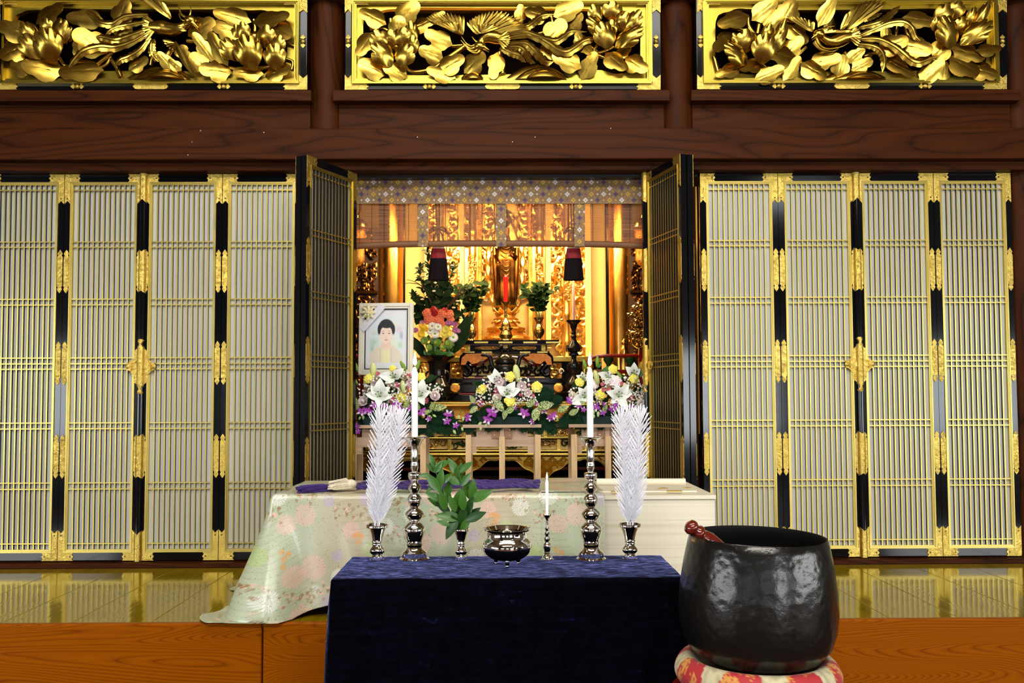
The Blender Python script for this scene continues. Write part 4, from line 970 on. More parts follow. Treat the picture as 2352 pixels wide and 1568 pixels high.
# brass vases, candlestick and candles on the table
def lathe_px(prof, Y, scale=1.0):
    """profile given as (half width px, y px) from the top down -> (r, z) from the bottom up, metres"""
    k = Y/F*scale; y1 = max(y for _, y in prof)
    return [(max(.0005, w*k), (y1-y)*k) for w, y in reversed(prof)]
def gather(name, loc, label, cat, prof, Y, mat, n=28, group=None):
    r = thing(name, loc, label, cat, group); MB().lathe(lathe_px(prof, Y), n).build('body', M[mat], r, None, None, .5); return r
VP = [(0.5, 735), (9, 735), (10, 728), (13, 727), (11, 730), (7, 736), (6, 742), (9, 747), (13, 755), (13.5, 760), (11, 767), (6.5, 772), (5.5, 775), (8, 779), (10, 782), (.3, 782)]
leafmesh_cache = {}
def leaf_mesh(mat, w=.36, curl=.25, cup=.15, key=0):
    k = (mat, w, curl, cup)
    if k not in leafmesh_cache:
        def fn(u, v):
            q = u*2-1; ww = w*math.sin(PI*(.04+.96*v)**.85)**.9*(1-.0*v)
            return (v, q*ww, -curl*v*v+cup*ww*(abs(q)**1.5)*1.4)
        leafmesh_cache[k] = MB().grid(fn, 4, 8).mesh('leaf', M[mat], None)
    return leafmesh_cache[k]
def leaf_at(par, pos, d, L, mat='leaf', w=.30, curl=.2, cup=.15, up=(0, -.6, .8), name='leaf'):
    o = D.objects.new(name, leaf_mesh(mat, w, curl, cup)); C.objects.link(o); o.parent = par
    o.matrix_local = Matrix.Translation(pos) @ rot_to(d, up) @ Matrix.Diagonal((L, L, L, 1)); return o
def bush(name, loc, label, cat, h, r, nst, per, L, mat, seed, lean=.5, group=None, w=.30):
    rnd = random.Random(seed); g = thing(name, loc, label, cat, group)
    for i in range(nst):
        a = 2*PI*i/nst+rnd.uniform(-.3, .3); q = r*rnd.uniform(.25, 1); top = Vector((q*math.cos(a), q*math.sin(a)*.6, h*rnd.uniform(.72, 1)))
        pts = smooth_path([(0.004*math.cos(a), .004*math.sin(a), -.03), (top.x*.25, top.y*.25, top.z*.35), tuple(top)], 8)
        MB().tube(pts, [.0022-.0012*k/8 for k in range(9)], 5).build('stem', M['stem'], g)
        for k in range(per):
            p = pts[max(3, 8-k*5//per)]; aa = rnd.uniform(0, 6.28)
            d = Vector((math.cos(aa), math.sin(aa)*.7-.15, rnd.uniform(-.1, 1.1)))
            leaf_at(g, p, d, L*rnd.uniform(.75, 1.15), mat, w, rnd.choice((.1, .25)), .15, (rnd.uniform(-.4, .4), -.8, .5))
    return g
for px, nm in ((1083, 'left'), (1238, 'right')):
    x = X(px, 6.4, 780); h = gather('brass_vase', (x, 6.4, ttz), 'small round brass vase on the %s end of the altar table' % nm, 'vase', VP, 6.4, 'brass')
    bush('leaf_bunch', (x, 6.4, ttz+.150), 'dark green leaf bunch in the %s brass vase' % nm, 'leaves', .27, .125, 15, 9, .056, 'leaf_dark', px, w=.32)
CP = [(9.5, 693), (11, 692), (10.5, 694), (5, 700), (3.5, 704), (3, 720), (4, 724), (3, 728), (5, 733), (9, 737), (12, 744), (13, 750), (18, 752), (15, 755), (13, 758), (15, 763), (17, 768), (16, 772), (12, 776), (17, 782), (.3, 782)]
cx_ = X(1162, 6.32, 780)
gather('brass_candlestick', (cx_, 6.32, ttz), 'brass pricket candlestick at the middle of the altar table', 'candlestick', CP, 6.32, 'brass')
def candle(name, loc, h, r, mat, label, lit=True, rt_=None, power=1.2):
    g = thing(name, loc, label, 'candle'); rt_ = rt_ or r
    MB().lathe([(.0005, 0), (r, 0), (rt_, h-r*.2), (rt_*.8, h), (rt_*.62, h+r*.9), (rt_*.3, h+r*1.4), (.0005, h+r*1.5)], 20).build('wax', M[mat], g)
    MB().tube([(0, 0, h+r*1.3), (.0006, 0, h+r*2.2)], .0012 if r > .006 else .0008, 6).build('wick', M['wick'], g)
    if lit:
        f = max(r*1.25, .007)
        MB().lathe([(.0004, 0), (f*.42, f*.5), (f*.5, f*1.0), (f*.36, f*1.9), (f*.16, f*2.8), (.0004, f*3.4)], 12, 0, Matrix.Translation((.0006, 0, h+r*1.7))).build('flame', M['flame'], g)
        l = D.lights.new('flame_light', 'POINT'); l.energy = power; l.color = (1, .55, .2); l.shadow_soft_size = .006
        lo = D.objects.new('flame_light', l); C.objects.link(lo); lo.parent = g; lo.location = (0, -.004, h+r*1.7+f*1.6)
    return g
k = 6.32/F
candle('red_candle', (cx_, 6.32, ttz+90*k), 58*k, 4.2*k, 'red_wax', 'red candle on the brass candlestick before the statue', False, 5.4*k)
# tall black candlestick on the right, on the dais
BP = [(17, 737), (17.5, 735), (16, 738), (9, 744), (7, 753), (5.5, 755), (4.5, 760), (6, 764), (4.5, 768), (6.5, 772), (5, 777), (7, 783), (14, 792), (17, 799), (14, 806), (8, 809), (11, 812), (11, 815), (6, 819), (5, 825), (8, 830), (15, 836), (16.5, 841), (15, 848), (9, 855), (6, 860), (8, 866), (16, 874), (20, 883), (18, 892), (13, 903), (14, 912), (20, 921), (.3, 921)]
x = X(1318, 6.0, 800)
h = gather('black_candlestick', (x, 6.0, zt), 'tall black turned candlestick with ring handles right of the altar table', 'candlestick', BP, 6.0, 'dark_bronze')
k = 6.0/F
for s in (-1, 1):
    MB().tube([(s*(.040+.013*math.sin(q)), 0, (921-800)*k+.022*math.cos(q)) for q in [PI*i/10 for i in range(11)]], .0035, 6).build('ring_handle', M['dark_bronze'], h)
candle('pink_candle', (x, 6.0, zt+184.5*k), 84*k, 3.4*k, 'pink_wax', 'thin pink lit candle on the black candlestick', True, None, .8)
# incense burner in front of the table
IP = [(9, 812), (13, 815), (19, 822), (23, 830), (23, 834), (20, 836), (25, 842), (27, 850), (25, 858), (18, 866), (12, 870), (14, 880), (20, 902), (.3, 902)]
y0 = 6.03
ib = thing('incense_burner', (X(1160, y0, 850), y0, zt+.092), 'black bronze incense burner with long curved horns and lion lid', 'incense burner')
ib.location.z = Z(902, 5.95)+.001
k = y0/F; pr = lathe_px(IP, y0); MB().lathe(pr, 28, 0, None, (0, 0, 0), lambda a, z: 1+.03*math.cos(a*16)*(z > .19)).build('body', M['dark_bronze'], ib)
top = pr[-1][1]
for s in (-1, 1):
    pts = [(s*q*k, 0, (902-y)*k) for q, y in ((24, 846), (30, 838), (34, 822), (42, 815), (56, 816))]
    MB().tube(smooth_path(pts, 16), [.011+.004*math.sin(PI*i/16) for i in range(15)]+[.008, .002], 8, 0, None, .6).build('horn_handle', M['dark_bronze'], ib)
b = MB(); zz = (902-808)*k
b.lathe([(.001, .0), (.030, 0), (.034, .012), (.018, .022), (.001, .024)], 16, 0, None, (0, 0, zz-.024))
b.ball((0, 0, zz+.018), .020, 0, 12, 8, (1.5, .9, .9)); b.ball((-.026, -.008, zz+.036), .015, 0, 10, 8); b.ball((.030, 0, zz+.034), .010, 0, 8, 6, (.7, .7, 1.6)); b.ball((-.037, -.018, zz+.032), .007, 0, 8, 6)
for sx, sy in ((-1, -1), (-1, 1), (1, -1), (1, 1)): b.tube([(sx*.018, sy*.010, zz+.012), (sx*.022, sy*.012, zz-.004)], [.007, .006], 6)
b.build('lion_lid', M['dark_bronze'], ib)
# big black vase on the left with the bouquet
VB = [(35, 821), (40, 818), (41, 816), (37, 819), (24, 828), (19, 838), (17, 850), (17.5, 862), (19, 864), (17, 866), (22, 874), (30, 886), (31, 898), (27, 910), (20, 915), (26, 921), (.3, 921)]
vx = X(1005, 5.98, 850)
bv = gather('black_vase', (vx, 5.98, zt), 'black bronze vase with flared mouth and ring handles left of the altar table', 'vase', VB, 5.98, 'dark_bronze')
k = 5.98/F
for s in (-1, 1):
    MB().tube([(s*(19+9*math.sin(q))*k, 0, (921-866+15*math.cos(q))*k) for q in [PI*i/10 for i in range(11)]], .007, 8).build('ring_handle', M['dark_bronze'], bv)

# ------------------------------------------------------------------ flower parts
def ruffle_mesh(mat, key, n=64, m=16):
    """carnation head of radius 1 facing +Z: a dome of crimped petal edges"""
    rnd = random.Random(key); p = [rnd.uniform(0, 6) for _ in range(6)]
    def fn(u, v):
        a = u*2*PI; r = v*(1+.07*math.sin(a*5+p[0])+.05*math.sin(a*13+p[1])); q = min(1, v)
        h = .62*math.sqrt(max(0, 1-q*q*.98))-.05
        h += (.11*math.sin(q*15+1.6*math.sin(a*4+p[2])+p[3])+.07*math.sin(a*9+q*7+p[4])*q+.05*math.sin(a*17-q*16+p[5])*q)*(.35+.65*q)
        return (r*math.cos(a), r*math.sin(a), h)
    b = MB().grid(fn, n, m, 0, None, True); b.lathe([(.001, -.5), (.30, -.35), (.7, -.12), (.92, .0)], 14)
    return b.mesh('blossom', M[mat], None)
def rose_mesh(mat, key):
    """rose head: overlapping petals wound in a spiral around a closed heart"""
    rnd = random.Random(key); b = MB(); b.ball((0, 0, .28), .24, 0, 10, 8, (1, 1, 1.2))
    for k in range(15):
        a0 = k*2.4; r = .13+.058*k; ht = .66-.030*k
        def fn(u, v, a0=a0, r=r, ht=ht, k=k):
            w = (u-.5); a = a0+w*2.3; q = r*(.45+.62*v-.22*v**3)+.16*max(0, v-.65)*(k > 6)
            return (q*math.cos(a), q*math.sin(a), -.15+(ht+.15)*v-.35*w*w*v)
        b.grid(fn, 8, 5)
    return b.mesh('blossom', M[mat], None)
FM = {}
for kk, mt in (('carn_yellow', 'yellow'), ('carn_coral', 'coral'), ('carn_red', 'red_fl'), ('carn_pink', 'pink'), ('carn_pale', 'pale_pink')): FM[kk] = ruffle_mesh(mt, len(kk)*7)
for kk, mt in (('rose_pale', 'pale_pink'), ('rose_cream', 'cream'), ('rose_pink', 'pink')): FM[kk] = rose_mesh(mt, len(kk))
def daisy_mesh(pm, cm, n=20, rows=2, narrow=.13):
    b = MB()
    for r in range(rows):
        for i in range(n):
            a = 2*PI*(i+.5*r)/n; ca, sa = math.cos(a), math.sin(a); L = 1-.2*r
            b.grid(lambda u, v: (ca*(.15+L*.85*v)-sa*(u*2-1)*narrow*math.sin(PI*(.15+.8*v)), sa*(.15+L*.85*v)+ca*(u*2-1)*narrow*math.sin(PI*(.15+.8*v)), .05+.12*r+.22*v*(1-v)-.05*v+.12*r*v), 2, 4)
    b.ball((0, 0, .12), .27, 1, 12, 8, (1, 1, .55))
    return b.mesh('blossom', [M[pm], M[cm]], None)
FM['daisy'] = daisy_mesh('gyp', 'lime'); FM['spider'] = daisy_mesh('gold_fl', 'gold_fl', 24, 3, .08); FM['spider_yellow'] = daisy_mesh('yellow', 'gold_fl', 24, 3, .08); FM['aster'] = daisy_mesh('mauve', 'mauve', 22, 3, .10)
FM['greenmum'] = daisy_mesh('bud_green', 'lime', 18, 3, .10)
def lily_petal():
    def fn(u, v):
        w = .30*math.sin(PI*(.06+.93*v)**.9)**.85; q = u*2-1
        return (v*.96, q*w, .30*math.sin(v*PI*.62)-.42*max(0, v-.45)**1.4*1.6+.16*abs(q)*w*2-.03*math.exp(-(q/.15)**2))
    return MB().grid(fn, 6, 12).mesh('petal', M['lily'], None)
LP_ = lily_petal()
def orchid_mesh():
    b = MB()
    for i in range(5):
        a = PI/2+2*PI*i/5; wd = .34 if i in (1, 4) else .22; ca, sa = math.cos(a), math.sin(a)
        b.grid(lambda u, v: (ca*v-sa*(u*2-1)*wd*math.sin(PI*(.05+.93*v)), sa*v+ca*(u*2-1)*wd*math.sin(PI*(.05+.93*v)), .18*v*v+.10*abs(u*2-1)), 4, 6, 0 if i in (1, 4, 0) else 1)
    b.grid(lambda u, v: ((u*2-1)*.20*math.sin(PI*(.1+.8*v)), -.1-.35*v, .22+.15*abs(u*2-1)-.2*v), 4, 4, 0)
    b.ball((0, -.02, .12), .10, 1, 8, 6)
    return b.mesh('blossom', [M['orchid'], M['orchid_white']], None)
FM['orchid'] = orchid_mesh()
FM['bud_green'] = MB().lathe([(.001, 0), (.16, .06), (.22, .4), (.20, .7), (.10, .95), (.001, 1.0)], 12, 0, None, (0, 0, 0), lambda a, z: 1-.12*abs(math.sin(1.5*a))).mesh('bud', M['bud_green'], None)
FM['bud_pale'] = MB().lathe([(.001, 0), (.14, .05), (.20, .35), (.24, .65), (.14, .92), (.001, 1.0)], 12, 0, None, (0, 0, 0), lambda a, z: 1-.12*abs(math.sin(1.5*a))).mesh('bud', M['bud_pale'], None)
FM['bud_orchid'] = MB().lathe([(.001, 0), (.22, .1), (.34, .4), (.22, .8), (.001, 1.0)], 10).mesh('bud', M['orchid_bud'], None)
def fern_mesh():
    b = MB(); b.tube([(0, 0, 0), (.5, 0, .02), (1, 0, -.12)], [.012, .009, .003], 5)
    for i in range(13):
        t = .08+.9*i/13; L = .36*math.sin(PI*(.25+.72*t))*1.0+.03
        for s in (-1, 1):
            b.grid(lambda u, v: (t+v*L*.45+(u*2-1)*.045*math.sin(PI*(.2+.75*v)), s*v*L, .03*v-.12*t*t-.10*v*v), 2, 4)
    return b.mesh('fern_frond', M['fern'], None)
FM['fern'] = fern_mesh()
rf = random.Random(21)
class Arr:
    """one flower arrangement: positions in photo pixels at the depth Y of the flower stands"""
    def __init__(s, name, base, label, Y, cat='flowers'):
        s.g = thing(name, base, label, cat); s.Y = Y
    def pos(s, px, py, dy=0.0): return P(px, py, s.Y-dy)-s.g.location
    def head(s, me, name, px, py, r, dy=.04, face=None, parent=None):
        f = face or Vector((rf.uniform(-.35, .35), -1, rf.uniform(-.05, .6)))
        z = Vector(f).normalized(); x = z.cross(Vector((0, 0, 1))).normalized(); y = z.cross(x)
        R = Matrix((x, y, z)).transposed().to_4x4() @ Matrix.Rotation(rf.uniform(0, 6.28), 4, 'Z')
        o = D.objects.new(name, me); C.objects.link(o); o.parent = parent or s.g; k = r*s.Y/F
        o.matrix_local = Matrix.Translation(s.pos(px, py, dy)) @ R @ Matrix.Scale(k, 4); return o
    def lily(s, px, py, tips, dy=.06):
        k = s.Y/F; c = s.pos(px, py, dy)
        hub = MB().lathe([(.001, -.03), (.006, -.02), (.010, 0), (.001, .004)], 10, 0, TR(c, rot_to((0, 0, 1), (0, -1, .3)))).build('lily', M['bud_pale'], s.g)
        for tx, ty in tips:
            d = s.pos(tx, ty, dy+.03)-c; d.y -= .012; L = d.length
            o = D.objects.new('petal', LP_); C.objects.link(o); o.parent = hub
            o.matrix_local = Matrix.Translation(c) @ rot_to(d, (rf.uniform(-.1, .1), -1, .1)) @ Matrix.Diagonal((L*1.04, L*1.05, L*.8, 1))
        for i in range(5):
            a = 2*PI*i/5+.5; q = Vector((.016*math.cos(a), -.045, .014+.016*math.sin(a)))
            st_ = MB().tube([c, c+q*.5+Vector((0, -.005, 0)), c+q], .0012, 5); st_.ball(c+q, .0028, 1, 6, 4, (1.8, 1, 1)); st_.build('stamen', [M['stamen'], M['anther']], hub)
    def bud(s, px, py, L, ang, kind='bud_green', dy=.03, stem=None):
        a = math.radians(ang); d = Vector((math.cos(a), -.15, math.sin(a))); k = s.Y/F
        p = s.pos(px-math.cos(a)*L/2, py+math.sin(a)*L/2, dy)
        o = D.objects.new('bud', FM[kind]); C.objects.link(o); o.parent = s.g
        o.matrix_local = Matrix.Translation(p) @ rot_to(d) @ Matrix.Rotation(PI/2, 4, 'Y') @ Matrix.Diagonal((L*k*.9, L*k*.9, L*k, 1))
        if stem:
            q = s.pos(*stem, dy-.03); MB().tube([p, p.lerp(q, .5)+Vector((0, 0, -.004)), q], .0018, 6).build('stem', M['stem'], s.g)
    def leaf(s, px, py, L, ang, mat='spotted', w=.34, dy=.06, curl=.2):
        a = math.radians(ang); d = Vector((math.cos(a), -.35, math.sin(a))); k = s.Y/F
        p = s.pos(px-math.cos(a)*L/2, py+math.sin(a)*L/2, dy); leaf_at(s.g, p, d, L*k*(.95 if mat == 'spotted' else 1.1), mat, w*(.8 if mat == 'spotted' else 1), curl, .1, (rf.uniform(-.3, .3), -1, .35))
    def fern(s, px, py, L, ang, dy=.05):
        a = math.radians(ang); d = Vector((math.cos(a), -.3, math.sin(a))); k = s.Y/F
        o = D.objects.new('fern_frond', FM['fern']); C.objects.link(o); o.parent = s.g
        o.matrix_local = Matrix.Translation(s.pos(px-math.cos(a)*L*.5, py+math.sin(a)*L*.5, dy)) @ rot_to(d, (0, -1, .2)) @ Matrix.Scale(L*k*1.15, 4)
    def gyp(s, rects, n, dy=.03):
        b = MB(); st_ = MB()
        for (x0, x1, y0, y1) in rects:
            m = int(n*(x1-x0)*(y1-y0)/2000)
            for i in range(m):
                p = s.pos(rf.uniform(x0, x1), rf.uniform(y0, y1), dy+rf.uniform(-.02, .07)); b.ball(p, rf.uniform(.0042, .0068), 0, 6, 4)
                if i % 2 == 0: st_.tube([p, p+Vector((rf.uniform(-.02, .02), .03, -.04))], .0007, 3)
        o = b.build('baby_breath', M['gyp'], s.g, None, None, None); o['kind'] = 'stuff'
        o = st_.build('baby_breath_stem', M['stem'], s.g, None, None, None); o['kind'] = 'stuff'
    def foliage(s, rect, n, mat='leaf_dark', L=(14, 26), dy=-.02):
        x0, x1, y0, y1 = rect
        for i in range(n): s.leaf(rf.uniform(x0, x1), rf.uniform(y0, y1), rf.uniform(*L), rf.uniform(0, 360), mat, .30, dy+rf.uniform(-.04, .03))

# ------------------------------------------------------------------ flower stands of plain wood
SY = 5.20
def stand(cpx, label):
    w = P(cpx, 990, SY); r = thing('flower_stand', (w.x, SY, 0), label, 'stand')
    L = lambda dx: dx*SY/F
    zt_ = Z(974.5, SY, 1152); zb = Z(982, SY, 1152)
    bev(MB().box(L(-90), L(90), -.02, .30, zb, zt_).build('top_board', M['stand_wood'], r), .002)
    z1, z2, z3 = Z(1003, SY), Z(1026, SY), Z(1042, SY)
    b = MB(); b.box(L(-59), L(59), .03, .045, z1, zb).box(L(-84), L(84), .03, .045, z2, z1).box(L(-84), L(-59), .03, .045, z3, z2).box(L(59), L(84), .03, .045, z3, z2); b.build('apron', M['stand_wood'], r)
    for dx in (-77, 82): MB().box(L(dx-6.5), L(dx+6.5), .005, .029, 0, Z(998, SY)).build('leg', M['stand_post'], r)
    MB().box(L(-6.5), L(6.5), -.016, .012, 0, Z(1002, SY)).build('middle_leg', M['stand_post'], r)
    MB().box(L(-5), L(5), .018, .029, Z(1026, SY), zb).build('slat', M['stand_wood'], r)
    for dx in (-77, 82): MB().box(L(dx-6.5), L(dx+6.5), .24, .265, 0, zb).build('leg', M['stand_post'], r)
    for s in (-1, 1):
        p = MB().box(L(s*14.5-9), L(s*14.5+9), .022, .0295, Z(1007, SY), zb).build('joint_plate', M['stand_plate'], r)
        for zz in (987, 999): MB().lathe([(.0005, 0), (.0045, 0), (.003, .003), (.0005, .003)], 10, 0, TR((L(s*14.5+s*3), .0225, Z(zz, SY)), Matrix.Rotation(PI/2, 4, 'X'))).build('screw', M['screw'], p)
    return zt_
zs = stand(1153, 'middle plain wooden flower stand behind the coffin')
stand(889, 'plain wooden flower stand at the left, under the portrait')
stand(1396, 'plain wooden flower stand at the right of the opening')
def tray(a, px, w=66, d=.16):
    k = a.Y/F; x = X(px, a.Y, 960)-a.g.location.x
    b = MB(); b.prism([(x-w*k*.90, 0), (x+w*k*.90, 0), (x+w*k, .045), (x-w*k, .045)], -d/2, d/2); b.build('tray', M['tray'], a.g)
    b = MB().box(x-w*k*.85, x+w*k*.85, -d*.42, d*.42, .044, .085); bev(b.build('foam', M['fern'], a.g), .012)
FY = 5.27
# middle arrangement
a = Arr('flower_arrangement', (X(1160, FY, 970), FY, zs+.001), 'middle arrangement with one open white lily, yellow carnations and purple orchids', FY)
tray(a, 1162)
a.lily(1165, 906, [(1183, 876), (1141, 886), (1196, 893), (1150, 893), (1172, 916), (1180, 908)])
a.lily(1142, 876, [(1119, 863), (1136, 846), (1128, 858)], .03)
a.bud(1187, 857, 42, 100, 'bud_pale', .02, (1186, 890))
for px, py, r, f in ((1106, 893, 12.5, 0), (1171, 865, 12, 0), (1233, 889, 13, 0), (1171, 921, 13.5, 1)): a.head(FM['carn_yellow'], 'carnation', px, py, r, .05+.03*f)
for px, py, r, kd in ((1146, 877, 14, 'rose_pale'), (1198, 886, 14, 'rose_pale'), (1212, 902, 11, 'rose_pale'), (1142, 915, 14, 'rose_cream'), (1142, 898, 8, 'rose_pink'), (1105, 925, 10, 'rose_pink'), (1196, 907, 5.5, 'rose_pink'), (1225, 909, 4.5, 'rose_pink'), (1215, 884, 5, 'rose_pink'), (1118, 886, 4, 'rose_pink')): a.head(FM[kd], 'rose', px, py, r, .06)
for px, py, r in ((1132, 947, 17), (1120, 964, 13), (1204, 950, 15), (1076, 958, 11), (1249, 942, 11), (1088, 922, 9), (1271, 955, 11), (1222, 968, 8), (1232, 927, 6), (1183, 936, 7), (1262, 961, 9)): a.head(FM['orchid'], 'orchid', px, py, r, .10)
for px, py, L, an in ((1054, 958, 10, 280), (1064, 962, 11, 260), (1102, 973, 12, 220), (1104, 983, 12, 260), (1116, 977, 13, 240), (1280, 962, 9, 300), (1237, 962, 8, 270)): a.bud(px, py, L, an, 'bud_orchid', .08, (px+6, py-16))
for px, py, L, an in ((1087, 941, 24, 220), (1148, 933, 34, 310), (1173, 940, 26, 35), (1159, 953, 22, 260), (1229, 953, 34, 250), (1254, 930, 40, 15), (1220, 925, 26, 40), (1085, 916, 22, 120)): a.leaf(px, py, L, an, 'spotted', .36, .11)
for px, py, L, an in ((1082, 968, 46, 240), (1100, 958, 40, 215), (1249, 912, 40, 40), (1268, 922, 40, 15), (1250, 966, 44, 315), (1262, 975, 40, 300), (1147, 965, 40, 250), (1200, 968, 40, 280), (1218, 966, 40, 300), (1108, 888, 26, 140), (1180, 966, 34, 265), (1128, 972, 34, 240), (1236, 976, 34, 285), (1245, 898, 26, 30)): a.fern(px, py, L, an)
a.gyp([(1093, 1140, 885, 930), (1180, 1240, 888, 930), (1140, 1170, 855, 875), (1190, 1215, 865, 885), (1105, 1130, 872, 892)], 70)
a.foliage((1095, 1235, 880, 955), 46); a.foliage((1085, 1245, 930, 972), 16, 'leaf_dark', (16, 26))
# left arrangement
a = Arr('flower_arrangement', (X(889, FY, 970), FY, zs+.001), 'left arrangement below the portrait with white lilies, pink roses and trailing orchids', FY)
tray(a, 900)
a.lily(872, 911, [(874, 868), (840, 905), (902, 911), (870, 936), (852, 885), (896, 888)])
a.lily(966, 910, [(973, 870), (942, 900), (990, 898), (975, 930), (957, 880)])
a.lily(905, 868, [(870, 862), (885, 880), (928, 846), (912, 848)], .03)
a.bud(858, 852, 40, 95, 'bud_pale', .03, (862, 885)); a.bud(926, 888, 30, 95, 'bud_pale', .08)
a.bud(926, 840, 26, 118, 'bud_green', .02, (930, 870)); a.bud(958, 841, 32, 66, 'bud_green', .02, (950, 870)); a.bud(818, 841, 22, 105, 'bud_green', .02, (830, 868)); a.bud(817, 875, 18, 120, 'bud_green', .03)
for px, py, r in ((846, 870, 12), (922, 913, 13.5), (902, 846, 8), (967, 866, 11)): a.head(FM['carn_yellow'], 'carnation', px, py, r, .05)
for px, py, r, kd in ((835, 921, 15, 'rose_pale'), (859, 882, 10, 'rose_pale'), (943, 878, 13, 'rose_pale'), (999, 910, 15, 'rose_pale'), (914, 884, 7, 'rose_pink'), (941, 889, 7, 'rose_pink'), (901, 918, 10, 'rose_pink'), (979, 920, 8, 'rose_pink'), (868, 858, 6, 'rose_pink'), (939, 861, 7, 'rose_pink'), (823, 932, 7, 'rose_pink'), (937, 904, 3.5, 'rose_pink')): a.head(FM[kd], 'rose', px, py, r, .06)
for px, py, r in ((831, 946, 13), (845, 944, 12), (859, 930, 11), (912, 930, 13), (918, 941, 12), (971, 947, 13), (1030, 951, 12), (1026, 966, 11), (1047, 976, 9), (818, 980, 10), (884, 933, 10), (900, 936, 9), (940, 936, 10), (822, 990, 8), (985, 962, 8)): a.head(FM['orchid'], 'orchid', px, py, r, .10)
for px, py, L, an in ((834, 958, 11, 270), (826, 960, 9, 250), (987, 957, 13, 330), (998, 955, 10, 330), (1044, 992, 12, 300), (930, 945, 10, 120), (1062, 985, 10, 280)): a.bud(px, py, L, an, 'bud_orchid', .08, (px-6, py-14))
for px, py, L, an in ((1010, 935, 36, 10), (994, 930, 24, 60), (817, 925, 34, 90), (934, 929, 28, 70), (982, 945, 24, 20), (960, 932, 20, 100)): a.leaf(px, py, L, an, 'spotted', .32, .10)
for px, py, L, an in ((850, 963, 36, 260), (836, 968, 30, 240), (999, 953, 50, 330), (1016, 974, 50, 315), (1040, 975, 44, 310), (938, 963, 40, 280), (960, 970, 40, 300), (982, 978, 40, 290), (878, 960, 36, 265), (905, 962, 36, 270), (1000, 972, 40, 300)): a.fern(px, py, L, an)
a.gyp([(820, 850, 880, 915), (850, 875, 860, 880), (890, 935, 880, 930), (980, 1018, 880, 905), (915, 940, 855, 875), (885, 940, 905, 940), (930, 960, 885, 935)], 70)
a.foliage((825, 1005, 865, 950), 56); a.foliage((830, 1040, 935, 975), 16, 'leaf_dark', (16, 26))
# right arrangement
a = Arr('flower_arrangement', (X(1396, FY, 970), FY, zs+.001), 'right arrangement with large white lilies and green buds beside the open door', FY)
tray(a, 1395, 62)
a.lily(1421, 911, [(1413, 881), (1452, 903), (1443, 882), (1392, 899), (1401, 926), (1438, 938)])
a.lily(1343, 913, [(1328, 889), (1309, 927), (1350, 882), (1364, 900), (1340, 928)])
a.lily(1396, 868, [(1373, 856), (1400, 850), (1412, 862), (1392, 884)], .03)
a.lily(1455, 862, [(1436, 842), (1456, 832), (1470, 846)], .02); a.lily(1338, 872, [(1323, 862), (1336, 853), (1352, 860)], .02)
a.bud(1370, 866, 34, 105, 'bud_pale', .07); a.bud(1343, 836, 24, 105, 'bud_green', .02, (1352, 862)); a.bud(1372, 830, 26, 90, 'bud_green', .02, (1373, 858)); a.bud(1422, 860, 20, 125, 'bud_green', .05); a.bud(1474, 838, 24, 65, 'bud_green', .02, (1466, 862))
a.leaf(1393, 849, 30, 35, 'leaf', .22, .04); a.leaf(1470, 856, 26, 60, 'leaf', .24, .04); a.leaf(1378, 838, 14, 60, 'leaf', .2, .03)
for px, py, r in ((1378, 907, 12), (1456, 870, 11), (1408, 848, 11), (1331, 878, 11)): a.head(FM['carn_yellow'], 'carnation', px, py, r, .06)
for px, py, r, kd in ((1414, 877, 16, 'carn_pale'), (1363, 882, 13, 'carn_pale'), (1475, 928, 13, 'carn_pale')): a.head(FM[kd], 'carnation', px, py, r, .05)
for px, py, r, kd in ((1315, 908, 11, 'rose_cream'), (1447, 914, 9, 'rose_pink'), (1384, 882, 6, 'rose_pink'), (1398, 896, 7, 'rose_pink'), (1386, 895, 6, 'rose_pink'), (1428, 880, 5, 'rose_pink')): a.head(FM[kd], 'rose', px, py, r, .07)
for px, py, r in ((1309, 920, 12), (1368, 935, 12), (1328, 932, 10), (1412, 931, 12), (1404, 938, 10), (1428, 940, 9), (1384, 946, 10), (1388, 929, 8), (1340, 940, 8), (1450, 936, 8)): a.head(FM['orchid'], 'orchid', px, py, r, .10)
for px, py, L, an in ((1363, 946, 13, 270), (1374, 951, 14, 265), (1414, 943, 11, 250), (1425, 937, 12, 290), (1364, 956, 10, 265)): a.bud(px, py, L, an, 'bud_orchid', .09, (px, py-14))
for px, py, L, an in ((1294, 937, 30, 30), (1319, 945, 26, 30), (1453, 944, 34, 20), (1468, 950, 26, 330), (1390, 936, 20, 60), (1336, 925, 20, 20)): a.leaf(px, py, L, an, 'spotted', .36, .10)
for px, py, L, an in ((1399, 958, 36, 300), (1412, 962, 34, 280), (1324, 958, 44, 230), (1301, 964, 40, 215), (1345, 963, 40, 250), (1440, 958, 36, 290), (1378, 966, 34, 270), (1312, 955, 40, 240)): a.fern(px, py, L, an)
a.gyp([(1305, 1335, 890, 905), (1355, 1385, 890, 930), (1380, 1410, 865, 890), (1430, 1480, 865, 925), (1440, 1480, 895, 935), (1345, 1375, 915, 930)], 70)
a.foliage((1315, 1475, 865, 950), 56); a.foliage((1310, 1470, 930, 968), 16, 'leaf_dark', (16, 26))

